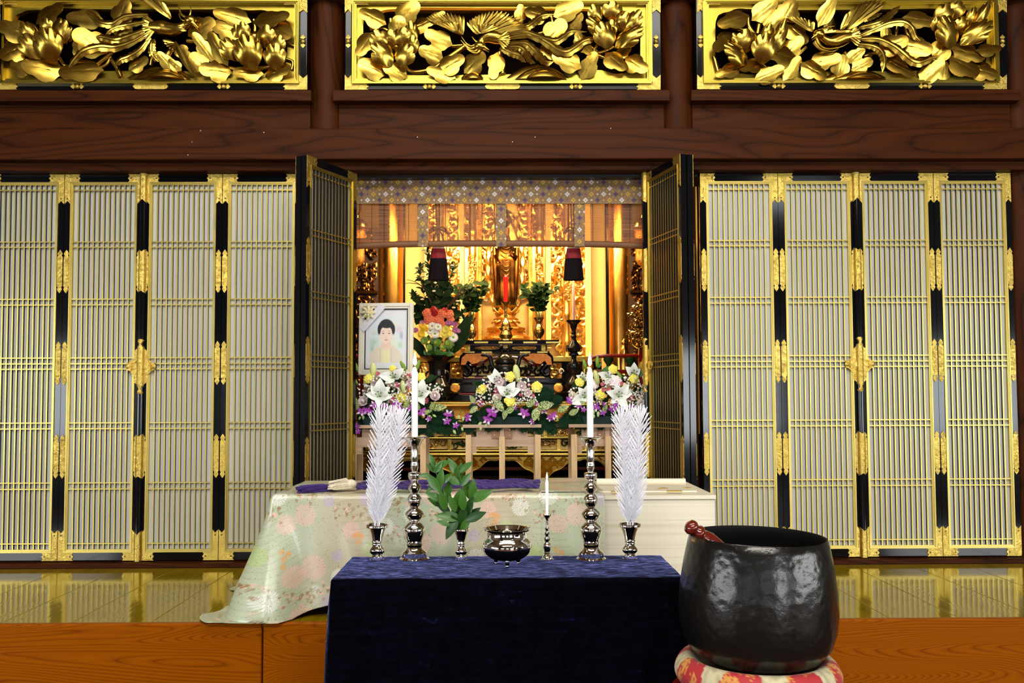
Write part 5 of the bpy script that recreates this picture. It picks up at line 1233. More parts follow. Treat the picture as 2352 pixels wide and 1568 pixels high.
# bouquet in the black vase
VZ = zt+105*5.98/F
bq = Arr('altar_bouquet', (vx, 5.98, VZ), 'tall bouquet of evergreens, coral carnations and white chrysanthemums in the black vase', 5.95)
for px, py, r, kd in ((996, 716, 12.5, 'carn_red'), (981, 719, 12, 'carn_coral'), (1014, 722, 13, 'carn_coral'), (986, 733, 13, 'carn_coral'), (1008, 735, 13, 'carn_coral'), (1031, 722, 12, 'carn_coral'), (1035, 733, 9, 'carn_coral'), (1021, 713, 8, 'carn_red'), (1018, 745, 8, 'carn_coral')): bq.head(FM[kd], 'carnation', px, py, r, .05)
for px, py, r, kd in ((993, 749, 11, 'daisy'), (1006, 751, 11, 'daisy'), (989, 760, 11, 'daisy'), (999, 767, 12, 'daisy'), (1041, 775, 12, 'daisy'), (1024, 757, 12, 'spider_yellow'), (1020, 769, 11, 'spider_yellow'), (1033, 768, 9, 'spider_yellow'), (971, 750, 12, 'spider'), (967, 767, 11, 'spider'), (979, 756, 8, 'spider'), (1030, 789, 12, 'greenmum'), (1004, 787, 11, 'greenmum'), (975, 782, 11, 'greenmum'), (1036, 743, 8, 'aster'), (1046, 745, 7, 'aster'), (1046, 758, 8, 'aster'), (1053, 760, 6, 'aster'), (969, 741, 7, 'aster'), (955, 758, 8, 'aster'), (1028, 741, 6, 'aster'), (985, 798, 9, 'greenmum'), (1018, 798, 9, 'greenmum')): bq.head(FM[kd], 'chrysanthemum', px, py, r, .07)
for px, py in ((1000, 650), (997, 669), (959, 673), (970, 688), (1051, 692), (1042, 707), (1039, 610)): bq.head(FM['rose_cream'], 'white_bud', px, py, 5, .05, (0, -.6, 1))
for pts in ([(1008, 730), (1000, 680), (985, 620), (982, 575)], [(1000, 740), (978, 690), (967, 640), (965, 612)], [(1004, 735), (1020, 690), (1034, 640), (1040, 612)], [(1000, 740), (975, 720), (958, 690), (950, 678)], [(1010, 740), (1030, 720), (1042, 700), (1050, 690)], [(1005, 735), (1008, 690), (1010, 650)], [(1000, 735), (990, 690), (992, 650)], [(1002, 740), (965, 725), (955, 705)], [(1012, 740), (1045, 735), (1062, 720)]):
    w = smooth_path([bq.pos(x, y, -.03+rf.uniform(-.03, .03)) for x, y in pts], 16)
    MB().tube(w, [.003-.002*i/16 for i in range(17)], 5).build('stem', M['twig'], bq.g)
    for i in range(3, 17):
        for q in range(3):
            an = rf.uniform(0, 6.28); leaf_at(bq.g, w[i], (math.cos(an), rf.uniform(-.7, .2), .5+math.sin(an)), rf.uniform(.030, .055), 'leaf_dark', .24, .15)
for pts in ([(1000, 720), (975, 665), (955, 648), (934, 642)], [(1000, 715), (972, 660), (945, 650), (928, 652)], [(1008, 725), (1040, 690), (1056, 660), (1062, 642)], [(1008, 728), (1040, 695), (1070, 668), (1090, 656)], [(1006, 730), (1035, 700), (1062, 665), (1080, 642)]):
    w = smooth_path([bq.pos(x, y, .0) for x, y in pts], 14); MB().tube(w, [.0045-.003*i/14 for i in range(15)], 6).build('twig', M['twig'], bq.g)
for px, py, L, an in ((1062, 760, 70, 62), (1050, 790, 66, 42), (955, 790, 56, 135), (1068, 745, 40, 70), (965, 800, 50, 120), (1036, 806, 40, 60)): bq.leaf(px, py, L, an, 'leaf_dark', .20, -.03, .3)
bq.foliage((960, 1050, 690, 740), 36, 'leaf_dark', (20, 34)); bq.foliage((975, 1040, 775, 815), 40, 'leaf', (12, 22), .04); bq.foliage((975, 1035, 640, 700), 34, 'leaf_dark', (18, 30))
MB().tube([(0, 0, -.10), (0, 0, .02)], [.02, .05], 10).build('stem_bundle', M['stem'], bq.g)

# ------------------------------------------------------------------ framed portrait on a wooden box
PY = 5.40
x0, x1 = X(823, PY, 780), X(949, PY, 780); zb0, zt1 = Z(861, PY, 885), Z(695, PY, 885)
pb = thing('display_box', ((x0+x1)/2, PY+.02, zs), 'plain wooden box holding up the portrait behind the flowers', 'box')
bev(MB().box(-.13, .13, -.035, .09, 0.0005, zb0-zs-.003).build('body', M['stand_wood'], pb), .002)
pf = thing('portrait_frame', ((x0+x1)/2, PY, zb0), 'ivory framed memorial portrait of a woman in a pale jacket', 'picture frame')
pf.rotation_euler = (math.radians(-3), 0, math.radians(-3))
w, h = (x1-x0)/2, zt1-zb0
for o_, i_, y in ((0, .022, -.012), (.022, .034, -.006), (.034, .040, -.001)):
    for nm, q in (('frame_side', (-w+o_, -w+i_, o_, h-o_)), ('frame_side', (w-i_, w-o_, o_, h-o_)), ('frame_rail', (-w+i_, w-i_, o_, i_)), ('frame_rail', (-w+i_, w-i_, h-i_, h-o_))):
        bev(MB().box(q[0], q[1], y, .016, q[2], q[3]).build(nm, M['frame_white' if o_ != .034 else 'matte_black'], pf), .003)
MB().box(-w+.01, w-.01, .012, .018, .01, h-.01).build('backing', M['stand_wood'], pf)
# the print, painted point by point: mat, soft garden backdrop, woman with short dark hair
nu, nv = 190, 240
iw, ih = w-.038, h-.076
b = MB().grid(lambda u, v: (-iw+2*iw*u, .008, .038+ih*v), nu, nv)
pr_ = b.build('portrait_print', M['vprint'], pf)
uv = np.array([(i/nu, j/nv) for i in range(nu+1) for j in range(nv+1)]); U, V = uv[:, 0], uv[:, 1]
def L3(r, g, b_): return np.array(lin(r, g, b_)[:3])
col = np.tile(L3(226, 228, 234), (len(U), 1))
def blend(mask, c): global col; m = np.clip(mask, 0, 1)[:, None]; col = col*(1-m)+np.array(c)*m
def ell(cx, cy, rx, ry, soft=.12): return np.clip((1-np.sqrt(((U-cx)/rx)**2+((V-cy)/ry)**2))/soft, 0, 1)
inn = ((U > .09) & (U < .90) & (V > .10) & (V < .885)).astype(float)
blend(inn, L3(222, 230, 234))
for cx, cy, rx, ry, c in ((.20, .45, .16, .10, (150, 200, 160)), (.16, .34, .08, .10, (120, 180, 120)), (.80, .66, .12, .09, (226, 184, 206)), (.86, .56, .07, .10, (110, 130, 168)), (.70, .44, .16, .16, (230, 234, 190)), (.84, .40, .10, .08, (150, 206, 150)), (.22, .60, .10, .06, (200, 216, 200)), (.74, .75, .10, .06, (240, 226, 190))):
    blend(inn*ell(cx, cy, rx, ry, .9)*.6, L3(*c))
sh = np.clip(1-np.abs(U-.49)/.43, 0, 1)**.30*.43
blend(inn*np.clip((np.minimum(sh, .46-.35*np.clip(np.abs(U-.49)-.16, 0, 1)*1.0)-(V-.02))/.012, 0, 1)*(np.abs(U-.49) < .43), L3(226, 216, 196))
blend(inn*(np.abs(U-.49) < .095)*np.clip((.36-V)/.02, 0, 1), L3(236, 228, 184))
blend(inn*ell(.49, .385, .155, .085), L3(240, 216, 196)); blend(inn*(np.abs(U-.495) < .10)*(V > .36)*(V < .50), L3(236, 208, 188))
for s in (-1, 1): blend(inn*(np.abs(U-(.49+s*(.13+.3*(.32-V)*.12))) < .006)*(V < .36), L3(206, 196, 172))
blend(inn*ell(.495, .685, .205, .165), L3(34, 40, 42)); blend(inn*ell(.495, .575, .160, .155, .10), L3(244, 220, 204)); blend(inn*ell(.495, .51, .125, .09, .1), L3(244, 220, 204))
blend(inn*ell(.50, .740, .15, .060, .15), L3(34, 40, 42)); blend(inn*ell(.325, .66, .045, .10, .3), L3(34, 40, 42)); blend(inn*ell(.668, .66, .045, .10, .3), L3(34, 40, 42))
for s in (-1, 1):
    blend(inn*ell(.495+s*.072, .598, .034, .010, .5), L3(52, 40, 38)); blend(inn*ell(.495+s*.074, .634, .045, .007, .6)*.6, L3(80, 66, 60))
blend(inn*ell(.495, .527, .026, .010, .8)*.5, L3(206, 150, 136)); blend(inn*ell(.495, .487, .048, .012, .5), L3(206, 110, 112)); blend(inn*ell(.495, .55, .012, .05, .9)*.3, L3(222, 186, 168))
paint(pr_, col)
rb = MB()
c0, c1 = Vector((-w, -.0145, h*.66)), Vector((-w+h*.30, -.0145, h))
n_ = Vector((.020, 0, -.018))
rb.add([c0, c1, c1+n_*1.6, c0+n_*1.6, c0+Vector((0, .002, 0)), c1+Vector((0, .002, 0))], [(0, 1, 2, 3)], 0, False)
o = rb.build('ribbon_band', M['ribbon'], pf); solid(o, .001)
ro = MB(); rc = Vector((-w+.058, -.020, h-.060))
for ring, (n, r, L, tl) in enumerate(((8, .010, .040, .2), (7, .006, .030, .55), (5, .003, .022, 1.0))):
    for i in range(n):
        aa = 2*PI*(i+.5*ring)/n; d = Vector((math.cos(aa), -tl, math.sin(aa))).normalized()
        R = rot_to(d, (0, -1, 0)); ro.grid(lambda u, v: (r+L*v, (u*2-1)*L*.42*(1-v)**.6, .006*ring+.008*(1-abs(u*2-1))*(1-v)), 4, 4, 0, TR(rc+Vector((0, -.005*ring, 0)), R))
solid(ro.build('ribbon_rosette', M['rosette'], pf), .0012)

# ------------------------------------------------------------------ blind, tassels and hanging things in the opening
bl = thing('bamboo_blind', (0, 5.14, Z(566, 5.14)), 'rolled-down bamboo blind with brocade band and three brocade strips', 'blind')
INK = {0: np.array(lin(222, 208, 206)[:3]), 1: np.array(lin(92, 62, 104)[:3]), 2: np.array(lin(206, 160, 62)[:3])}
def band_color(px, py):
    base = np.tile(np.array(lin(140, 108, 76)[:3]), (len(px), 1))
    cu = (px-844.2)/13.9; cv = (py-459.5)/13.6
    iu, iv = np.round(cu), np.round(cv); du, dv = (cu-iu)*13.9, (cv-iv)*13.6
    # oval outlines between the stars
    eu, ev = np.floor(cu)+.5, np.floor(cv)+.5; ou, ov = (cu-eu)*13.9, (cv-ev)*13.6
    sgn = np.where((eu-.5+ev-.5) % 2 == 0, 1, -1); a = (ou+sgn*ov)*.707; b_ = (ou-sgn*ov)*.707
    d = np.sqrt((a/6.6)**2+(b_/3.9)**2)
    m = np.clip(1-np.abs(d-1)/.22, 0, 1)[:, None]; base = base*(1-m*.55)+np.array(lin(86, 92, 52)[:3])*m*.55
    m = np.clip((.75-d)/.2, 0, 1)[:, None]; base = base*(1-m*.35)+np.array(lin(150, 138, 92)[:3])*m*.35
    big = ((iu+iv) % 2 == 0); kk = np.mod(np.where(big, (iu-iv)/2, (iu)/2+.25)-iv*0, 3)
    kk = np.floor(np.mod(np.round(iu/2-iv*.5)+np.where(iv % 2 == 0, 0, 1), 3)).astype(int)
    s = np.where(big, 8.2, 3.2); star = (np.abs(du)/s)**.72+(np.abs(dv)/s)**.72
    ink = np.stack([INK[i] for i in range(3)])[kk]
    m = np.clip((1-star)/.18, 0, 1)[:, None]; base = base*(1-m)+ink*m
    m = (big & ((np.abs(du)+np.abs(dv)) < 1.9))[:, None]*.9; base = base*(1-m)+np.array(lin(40, 84, 52)[:3])*m
    return base
def brocade(name, x0, x1, y0, y1, Y, off=(0, 0), bow=0.0):
    nx, ny = int((x1-x0)/1.0), int((y1-y0)/1.0)
    b = MB().grid(lambda u, v: P(x0+(x1-x0)*u, y1+(y0-y1)*v, Y+.004*math.sin(u*19)*(1 if nx > 100 else 0))-bl.location, nx, ny)
    o = b.build(name, M['vcloth'], bl)
    uv = np.array([(x0+(x1-x0)*i/nx, y1+(y0-y1)*j/ny) for i in range(nx+1) for j in range(ny+1)])
    paint(o, band_color(uv[:, 0]+off[0], uv[:, 1]+off[1])); solid(o, .004); return o
brocade('brocade_band', 812, 1486, 410, 468, 5.105)
for cxp, off in ((971, (844.2-971+13.9*2, 0)), (1151, (844.2-1151+13.9*4, 6.8)), (1331, (844.2-1331+13.9*6, 13.6))): brocade('brocade_strip', cxp-12, cxp+12, 466, 566, 5.115, off)
def bs_(u, v):
    px = 812+674*u; yb = 566+6*abs(u*2-1)**3
    return P(px, yb+(466-yb)*v, 5.125)-bl.location
MB().grid(bs_, 40, 6).build('blind_screen', M['blind'], bl)
def bt(u, v):
    px = 812+674*u; yb = 567+6*abs(u*2-1)**3; q = P(px, yb-8, 5.128)-bl.location; a = v*2*PI
    return (q.x, q.y+.010*math.cos(a), q.z+.019*math.sin(a))
MB().grid(bt, 40, 12).build('bottom_batten', M['blind_edge'], bl)
for k in range(24):
    px = 826+k*28.2; a, b_ = P(px, 467, 5.122)-bl.location, P(px, 566, 5.122)-bl.location
    MB().tube([a, b_], .0011, 4).build('binding_thread', M['brown_cord'], bl)
for i, (px, nm) in enumerate(((1007, 'left'), (1317, 'right'))):
    c = P(px, 566, 5.21); t_ = thing('tassel', c, 'long black and red tassel hanging below the blind on the %s' % nm, 'tassel'); k = 5.21/F
    def tas(z0, z1, w0, w1, mat, n=0):
        b = MB(); b.lathe([(.0005, z1*k), (w1*k*.9, z1*k), (w1*k, z1*k-.004), (w0*k, z0*k), (w0*k*.9, z0*k-.002), (.0005, z0*k-.001)], 48, 0, Matrix.Diagonal((1, .5, 1, 1)), (0, 0, 0), lambda a, z: 1+.05*math.cos(a*24)*(1 if int(a*7.6) % 2 else .4)+.03*math.cos(a*11+1)); return b.build(mat[0], M[mat[1]], t_)
    tas(-28, -4, 18.5, 15, ('red_skirt', 'red_tassel')); tas(-78, -27, 23, 18.5, ('black_skirt', 'dark_tassel')); tas(-5, 1, 15, 12, ('cap', 'white_tassel'))
    MB().ball((0, 0, 6*k), 9*k, 0, 12, 8, (1, .8, 1.1)).build('knot', M['brown_cord'], t_)
    MB().tube(smooth_path([(0, 0, 8*k), (-3*k, 0, 40*k), (-8*k, 0, 158*k)], 10), 2.2*k, 6).tube(smooth_path([(0, 0, 8*k), (2*k, 0, 50*k), (2*k, 0, 158*k)], 10), 2.2*k, 6).build('cord', M['brown_cord'], t_)
    for s in (-1, 1): MB().tube(smooth_path([(0, -.008, 42*k), (s*12*k, -.012, 44*k), (s*21*k, -.010, 30*k), (s*12*k, -.008, 36*k), (0, -.008, 40*k)], 16), 2.2*k, 6).tube(smooth_path([(0, -.008, 40*k), (s*9*k, -.01, 26*k), (s*11*k, -.008, 12*k)], 8), 2*k, 6).build('bow_loop', M['brown_cord'], t_)
# hanging lanterns at both sides, seen through the blind
for s, px, nm in ((-1, 820, 'left'), (1, 1476, 'right')):
    Yl = 6.2; c = P(px, 520, Yl); t_ = thing('hanging_lantern', c, 'hanging brass lantern behind the blind on the %s' % nm, 'lantern'); k = Yl/F
    MB().lathe([(.001, 26*k), (3*k, 26*k), (4*k, 20*k), (14*k, 15*k), (24*k, 6*k), (28*k, -4*k), (27*k, -5*k), (.001, -5*k)], 24).build('dome', M['brass'], t_)
    MB().lathe([(.001, -6*k), (20*k, -6*k), (20*k, -30*k), (44*k, -34*k), (30*k, -42*k), (18*k, -46*k), (18*k, -80*k), (10*k, -90*k), (.001, -94*k)], 8).build('lantern_body', M['gold_red'], t_)
    MB().tube(smooth_path([(0, 0, 26*k), (6*k, 0, 34*k), (9*k, 0, 50*k), (3*k, 0, 60*k), (0, 0, 56*k)], 12), 1.6*k, 6).build('hook', M['brass'], t_)
    MB().tube([(3*k, 0, 58*k), (3*k, 0, 4.0-c.z-.005)], 1.2*k, 5).build('chain', M['brass'], t_)
# side shrines at both edges, their shadow put into a darker gilt
for nm, x0, x1 in (('left', 790, 866), ('right', 1452, 1520)):
    Ys = 6.75; a_, c_ = P(x0, 930, Ys), P(x1, 520, Ys); t_ = thing('side_shrine', ((a_.x+c_.x)/2, Ys, Z(921.5, 5.86)), 'carved gilt side shrine in shade-darkened colour at the %s edge of the opening' % nm, 'shrine'); L = t_.location
    MB().box(a_.x-L.x, c_.x-L.x, .05, .25, .002, c_.z-L.z).build('case', M['dark_wall'], t_)
    wq = (c_.x-a_.x-.02)/3; rc = [(a_.x-L.x+.01+j*wq, a_.x-L.x+.01+(j+1)*wq, .05+i*.26, .28+i*.26, .04) for i in range(5) for j in range(3)]
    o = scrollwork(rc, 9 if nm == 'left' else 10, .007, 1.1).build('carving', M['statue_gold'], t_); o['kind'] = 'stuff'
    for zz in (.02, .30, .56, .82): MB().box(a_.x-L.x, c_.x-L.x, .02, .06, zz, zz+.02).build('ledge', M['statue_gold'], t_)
# red lacquer railings
for s, nm in ((-1, 'left'), (1, 'right')):
    Yr = 5.96; k = Yr/F; t_ = thing('railing', (s*X(1152+240, Yr, 850), Yr, Z(922, 5.86)), 'red lacquer railing with a curled end on the %s of the altar' % nm, 'railing'); L = t_.location
    def rp(px, py): q = P(1152+(px-1152), py, Yr); return Vector((s*q.x-L.x, 0, q.z-L.z)) if s > 0 else Vector((-q.x-L.x, 0, q.z-L.z))
    MB().tube(smooth_path([rp(1342, 856), rp(1346, 838), rp(1358, 822), rp(1380, 817.5), rp(1430, 817), rp(1500, 817)], 24), 4.6*k, 10).build('top_rail', M['red_lacquer'], t_)
    MB().tube([rp(1352, 853), rp(1500, 853)], 4.6*k, 8).build('lower_rail', M['red_lacquer'], t_)
    MB().tube([rp(1343, 846), rp(1342, 862)], [5*k, 5.4*k], 10).build('gilt_sleeve', M['gold_trim'], t_)
    o = rp(1474, 922); MB().box(o.x-6*k, o.x+6*k, -.02, .02, .001, rp(1474, 805).z).build('post', M['red_lacquer'], t_)
    for px in (1398, 1448):
        q = rp(px, 853); MB().lathe([(.001, 0), (6*k, 0), (7*k, 5*k), (5*k, 9*k), (4*k, 12*k), (12*k, 24*k), (11*k, 30*k), (.001, 31*k)], 14, 0, None, (q.x, 0, q.z+2*k)).build('strut', M['leaf_dark'], t_)
        MB().box(q.x-.012, q.x+.012, -.012, .012, .001, q.z).build('foot', M['gold_trim'], t_)
    # pale edged cloud brackets
    for cpx, cpy, fl in ((1292, 852, 1), (1362, 866, -1)):
        q = rp(cpx, cpy); pts = [(q.x+s*fl*6*k*math.cos(a)*(1-a/9), +.13, q.z+8*k*math.sin(a)*(1-a/9)) for a in [i*.42 for i in range(15)]]
        MB().tube(pts, 1.5*k, 6).build('cloud_bracket', M['frame_white'], t_)
# gilt flower ornament at the right edge and a small finial
Yo = 6.12; k = Yo/F
t_ = thing('flower_ornament', (X(1468, Yo, 800), Yo, Z(922, 5.86)), 'openwork gilt flower ornament on a stem beside the open door', 'ornament'); L = t_.location
b = MB(); ro_ = random.Random(4)
for i in range(46):
    a = ro_.uniform(0, 6.28); r = ro_.uniform(.1, 1)**.6; cx, cz = 26*k*r*math.cos(a), Z(750, Yo)-L.z+48*k*r*math.sin(a)
    for q in range(5):
        aa = q*1.257+ro_.uniform(0, 1); b.tube([(cx, -.01, cz), (cx+5*k*math.cos(aa), -.016, cz+5*k*math.sin(aa)), (cx+8*k*math.cos(aa+.4), -.008, cz+8*k*math.sin(aa+.4))], [1.2*k, 2.0*k, .4*k], 5)
b.build('openwork_flowers', M['brass'], t_)['kind'] = 'stuff'
MB().tube([(26*k*math.cos(a), 0, Z(750, Yo)-L.z+50*k*math.sin(a)) for a in [2*PI*i/32 for i in range(33)]], 1.6*k, 6).build('hoop', M['brass'], t_)
MB().lathe([(.001, .0005), (14*k, .0005), (15*k, .01), (5*k, .02), (3*k, .06), (3*k, Z(800, Yo)-L.z), (.001, Z(798, Yo)-L.z)], 16).build('stem', M['brass'], t_)
Yf = 6.0; k = Yf/F
t_ = thing('gilt_finial', (X(1436, Yf, 815), Yf+.05, Z(922, 5.86)), 'small ribbed gilt ornament with a ball top behind the right railing', 'ornament')
zz = Z(815, Yf)-t_.location.z
MB().lathe([(.001, .0005), (11*k, .0005), (8*k, zz*.5), (11*k, zz), (10*k, zz+6*k), (9*k, zz+12*k), (6*k, zz+20*k), (3*k, zz+23*k), (6*k, zz+27*k), (6*k, zz+31*k), (2*k, zz+36*k), (.001, zz+38*k)], 24, 0, None, (0, 0, 0), lambda a, z: 1+.06*math.cos(a*8)).build('body', M['gold_pillar'], t_)

# ================================================================== COFFIN
CY0, CY1 = 3.88, 4.50
ct = P(1645, 1137, CY0); CZ = ct.z; CX1 = ct.x; CX0 = -.975
def PZ(px, py, z):
    d = CM.to_3x3() @ Vector(((px-1172.4)/F, -(py-814.8)/F, -1.0)); t = (z-ZC)/d.z
    return Vector((d.x*t, d.y*t, z))
bier = thing('bier', (0, 4.19, 0), 'low brown bier under the coffin', 'stand')
for y in (-.22, .22): bev(MB().box(CX0+.06, CX1-.06, y-.03, y+.03, .0005, .062).build('bearer', M['dark_beam'], bier), .003)
for x in (CX0+.25, CX1-.25): MB().box(x-.03, x+.03, -.19, .19, .02, .055).build('crosspiece', M['dark_beam'], bier)
cf = thing('coffin', ((CX0+CX1)/2, (CY0+CY1)/2, .0635), 'pale plain wooden coffin with gold hinged lid doors', 'coffin'); L = cf.location
lz = Z(1149, CY0)-L.z
bev(MB().box(CX0+.012-L.x, CX1-.004-L.x, CY0+.008-L.y, CY1-.008-L.y, 0, lz-.002).build('body', M['pale_wood'], cf), .002)
bev(MB().box(CX0-L.x, CX1-L.x, CY0-L.y, CY1-L.y, lz, CZ-L.z).build('lid', M['pale_wood'], cf), .003)
q0, q1 = PZ(1300, 1132, CZ), PZ(1603, 1131.5, CZ); q2 = PZ(1555, 1107, CZ)
for nm, ya, yb in (('lid_door', q0.y, PZ(1500, 1117.5, CZ).y), ('lid_door', PZ(1500, 1112, CZ).y, q2.y)):
    bev(MB().box(.20-L.x, PZ(1590, 1125, CZ).x-L.x, ya-L.y, yb-L.y, CZ-L.z+.0005, CZ-L.z+.008).build(nm, M['pale_wood'], cf), .002)
a_, b_ = PZ(1370, 1114, CZ), PZ(1574, 1114, CZ)
MB().tube([(a_.x-L.x, a_.y-L.y, CZ-L.z+.016), (b_.x-L.x, b_.y-L.y, CZ-L.z+.016)], .017, 12).build('lid_bar', M['pale_wood'], cf)
for px, py, wpx in ((1416, 1130, 12), (1549, 1129, 17), (1399, 1106.5, 15), (1513, 1105.5, 16)):
    q = PZ(px, py, CZ+.008); ww = wpx*q.y/F; bev(MB().box(q.x-ww-L.x, q.x+ww-L.x, q.y-.012-L.y, q.y+.012-L.y, CZ-L.z+.0085, CZ-L.z+.013).build('gold_hinge', M['gold_plate'], cf), .001)
for px, py in ((1521, 1122), (1577, 1121), (1500, 1109.5)):
    q = PZ(px, py, CZ+.008)-L; MB().prism([(q.x-.022, q.y-.012), (q.x+.026, q.y-.004), (q.x+.008, q.y+.018)], CZ-L.z+.0085, CZ-L.z+.0125, axis='Z').build('corner_clip', M['brass'], cf)
# silk brocade over the coffin
XR = X(1386, CY0, 1140); XL = CX0-.006; TZ = CZ+.014; rdr = random.Random(8)
FLEN = XR-XL; CR = .05; SIDE = .58; BACK = .56
s_tot = FLEN+CR*1.5+SIDE
NS, NTOP, NDR = 620, 50, 140
def drape_pt(s, v):
    """s metres along the skirt from the right end of the front; v metres from the back edge of the top (v<TOPW on top)"""
    if s < FLEN: bx, by, nx_, ny_ = XR-s, CY0-.012, 0.0, -1.0
    elif s < FLEN+CR*1.5:
        a = (s-FLEN)/(CR*1.5)*PI/2; bx, by = XL, CY0-.012; nx_, ny_ = -math.sin(a), -math.cos(a)
    else: bx, by, nx_, ny_ = XL, CY0-.012+(s-FLEN-CR*1.5), -1.0, 0.0
    return bx, by, nx_, ny_
def drop_len(s):
    t = s/FLEN
    if s < FLEN*.72: return TZ-.050-.02*math.sin(t*9)*.4
    u = min(1, (s-FLEN*.72)/(FLEN*.28))
    if s < FLEN: return (TZ-.050)+(.050+.060)*u**2.2
    u = (s-FLEN)/(s_tot-FLEN)
    return TZ+.060+.05*math.sin(min(1, u*1.6)*PI/2)+.05*math.sin(u*7)
vs_ = []; cols = []
def on_skirt(s, d):
    bx, by, nx_, ny_ = drape_pt(s, 0); Lm = drop_len(s)
    u = min(1, max(0, (s-FLEN*.70)/(FLEN*.30)))
    t = d/TZ; fl = (.012+.020*t)+(.105*min(1, t)**1.5)*u**1.4
    r = .022
    if d < r*1.57: a = d/r; z = TZ-r*(1-math.cos(a)); off = r*math.sin(a)-r
    else: z = TZ-r-(d-r*1.57); off = 0
    ext = 0
    if z < .004: ext = (.004-z)*(1+.12*math.exp(-((s-FLEN-.07)/.05)**2)+.9*math.exp(-((s-s_tot+.06)/.06)**2)); z = .004+.004*math.sin(s*40)*min(1, ext*20)**2+.003
    fold = (.013*math.sin(s*13+t*1.5)*(.6 if s < FLEN*.6 else 1.9)+.006*math.sin(s*41+1+t*2)+.012*math.exp(-((s-.62-.12*t)/.03)**2))*min(1, t*1.3)*(1+u)
    step = .009 if (s < XR-X(1243, CY0, 1150)) else 0
    o_ = fl+off+ext+fold+step*min(1, d*30)
    return (bx+nx_*o_, max(by+ny_*o_, 3.705) if z < .03 else by+ny_*o_, z)
P0 = Vector((0, CY0-.012, 0))
# skirt
for i in range(NS+1):
    s = s_tot*i/NS; Lm = drop_len(s)
    for j in range(NDR+1): vs_.append(on_skirt(s, Lm*j/NDR)); cols.append((s, .62+Lm*j/NDR))
fs = [(i*(NDR+1)+j, (i+1)*(NDR+1)+j, (i+1)*(NDR+1)+j+1, i*(NDR+1)+j+1) for i in range(NS) for j in range(NDR)]
n0 = len(vs_)
for i in range(400+1):
    s = FLEN*i/400
    for j in range(NTOP*2+1):
        v = j/(NTOP*2); x = XR-s; e_ = on_skirt(s, 0); y = CY1-.02+(e_[1]-CY1+.02)*v
        st_ = .009 if s < XR-X(1243, CY0, 1150) else 0
        vs_.append((x+(e_[0]-x)*v, y, TZ+st_*(1-v*.3)+(.003*math.sin(s*23+v*6)+.0025*math.sin(s*9-v*11))*math.sin(PI*v))); cols.append((s, .62*v))
fs += [(n0+i*(2*NTOP+1)+j, n0+(i+1)*(2*NTOP+1)+j, n0+(i+1)*(2*NTOP+1)+j+1, n0+i*(2*NTOP+1)+j+1) for i in range(400) for j in range(2*NTOP)]
dr = MB().add(vs_, fs).build('brocade_cover', M['vdrape'], None, None, None, None)
tag(dr, 'cream silk brocade with pastel chrysanthemums draped over the coffin', 'cloth')
q = np.array(cols); U, V = q[:, 0], q[:, 1]
col = np.tile(L3(186, 190, 166), (len(U), 1))
g = .5+.5*np.sin(U*2*PI/.62); blend(g*.55, L3(178, 194, 160)); blend((1-g)**2*.6, L3(192, 172, 138))  # tan bands paint the satin shading of the folds into the cloth colour
wv = np.sin((V*230+9*np.sin(U*7)+4*np.sin(U*15+V*9)))
blend(np.clip((wv-.86)/.10, 0, 1)*.34*(np.sin(U*11+V*5) > -.4), L3(150, 136, 104))
def mum(cx, cy, r, c, n=22, a=.9):
    sel = np.nonzero((np.abs(U-cx) < r*1.1) & (np.abs(V-cy) < r*1.1))[0]
    if not len(sel): return
    u, v = U[sel]-cx, V[sel]-cy; a = a*.78 if r > .025 else a; d = np.hypot(u, v)/r; th = np.arctan2(v, u); pet = .5+.5*np.cos(th*n+3*d)
    edge = 1-.18*(1-pet)
    m = np.clip((edge-d)/.10, 0, 1)*(.12+.88*np.clip(pet*1.5, 0, 1)*(d > .14)+.5*(d < .14))*a; m = np.clip(m, 0, 1)[:, None]
    col[sel] = col[sel]*(1-m)+np.array(c)*m
PKc, GRc, LVc, WHc, ORc, BRc = L3(238, 186, 176), L3(176, 204, 112), L3(184, 166, 204), L3(244, 244, 238), L3(232, 158, 74), L3(150, 112, 62)
for ip in range(-1, 5):
    for jp in range(-1, 4):
        ox, oy = ip*.58, jp*.42+(.0 if ip % 2 == 0 else .08)
        for dx, dy, r, c in ((.08, .10, .060, PKc), (.16, .135, .05, PKc), (.30, .05, .045, GRc), (.36, .10, .026, GRc), (.24, .22, .045, WHc), (.12, .30, .052, PKc), (.20, .34, .046, PKc), (.44, .15, .032, LVc), (.50, .28, .040, PKc), (.42, .36, .036, GRc), (.36, .27, .042, WHc), (.02, .24, .030, LVc), (.55, .06, .04, WHc), (.56, .39, .028, LVc)):
            mum(ox+dx, oy+dy, r, c)
        for dx, dy in ((.20, .06), (.21, .03), (.185, .04), (.47, .33), (.455, .31), (.485, .305), (.47, .30), (.20, .09)): mum(ox+dx, oy+dy, .013, ORc, 5)
        for dx, dy in ((.30, .17), (.05, .19), (.40, .22), (.27, .30), (.52, .20), (.14, .22)):
            for k in range(26):
                a = rdr.uniform(0, 6.28); rr_ = rdr.uniform(0, .06); mum(ox+dx+rr_*math.cos(a)*1.3, oy+dy+rr_*math.sin(a)*.7, rdr.uniform(.004, .009), BRc if k % 4 else PKc, 3, .85)
paint(dr, col)
solid(dr, .0025)
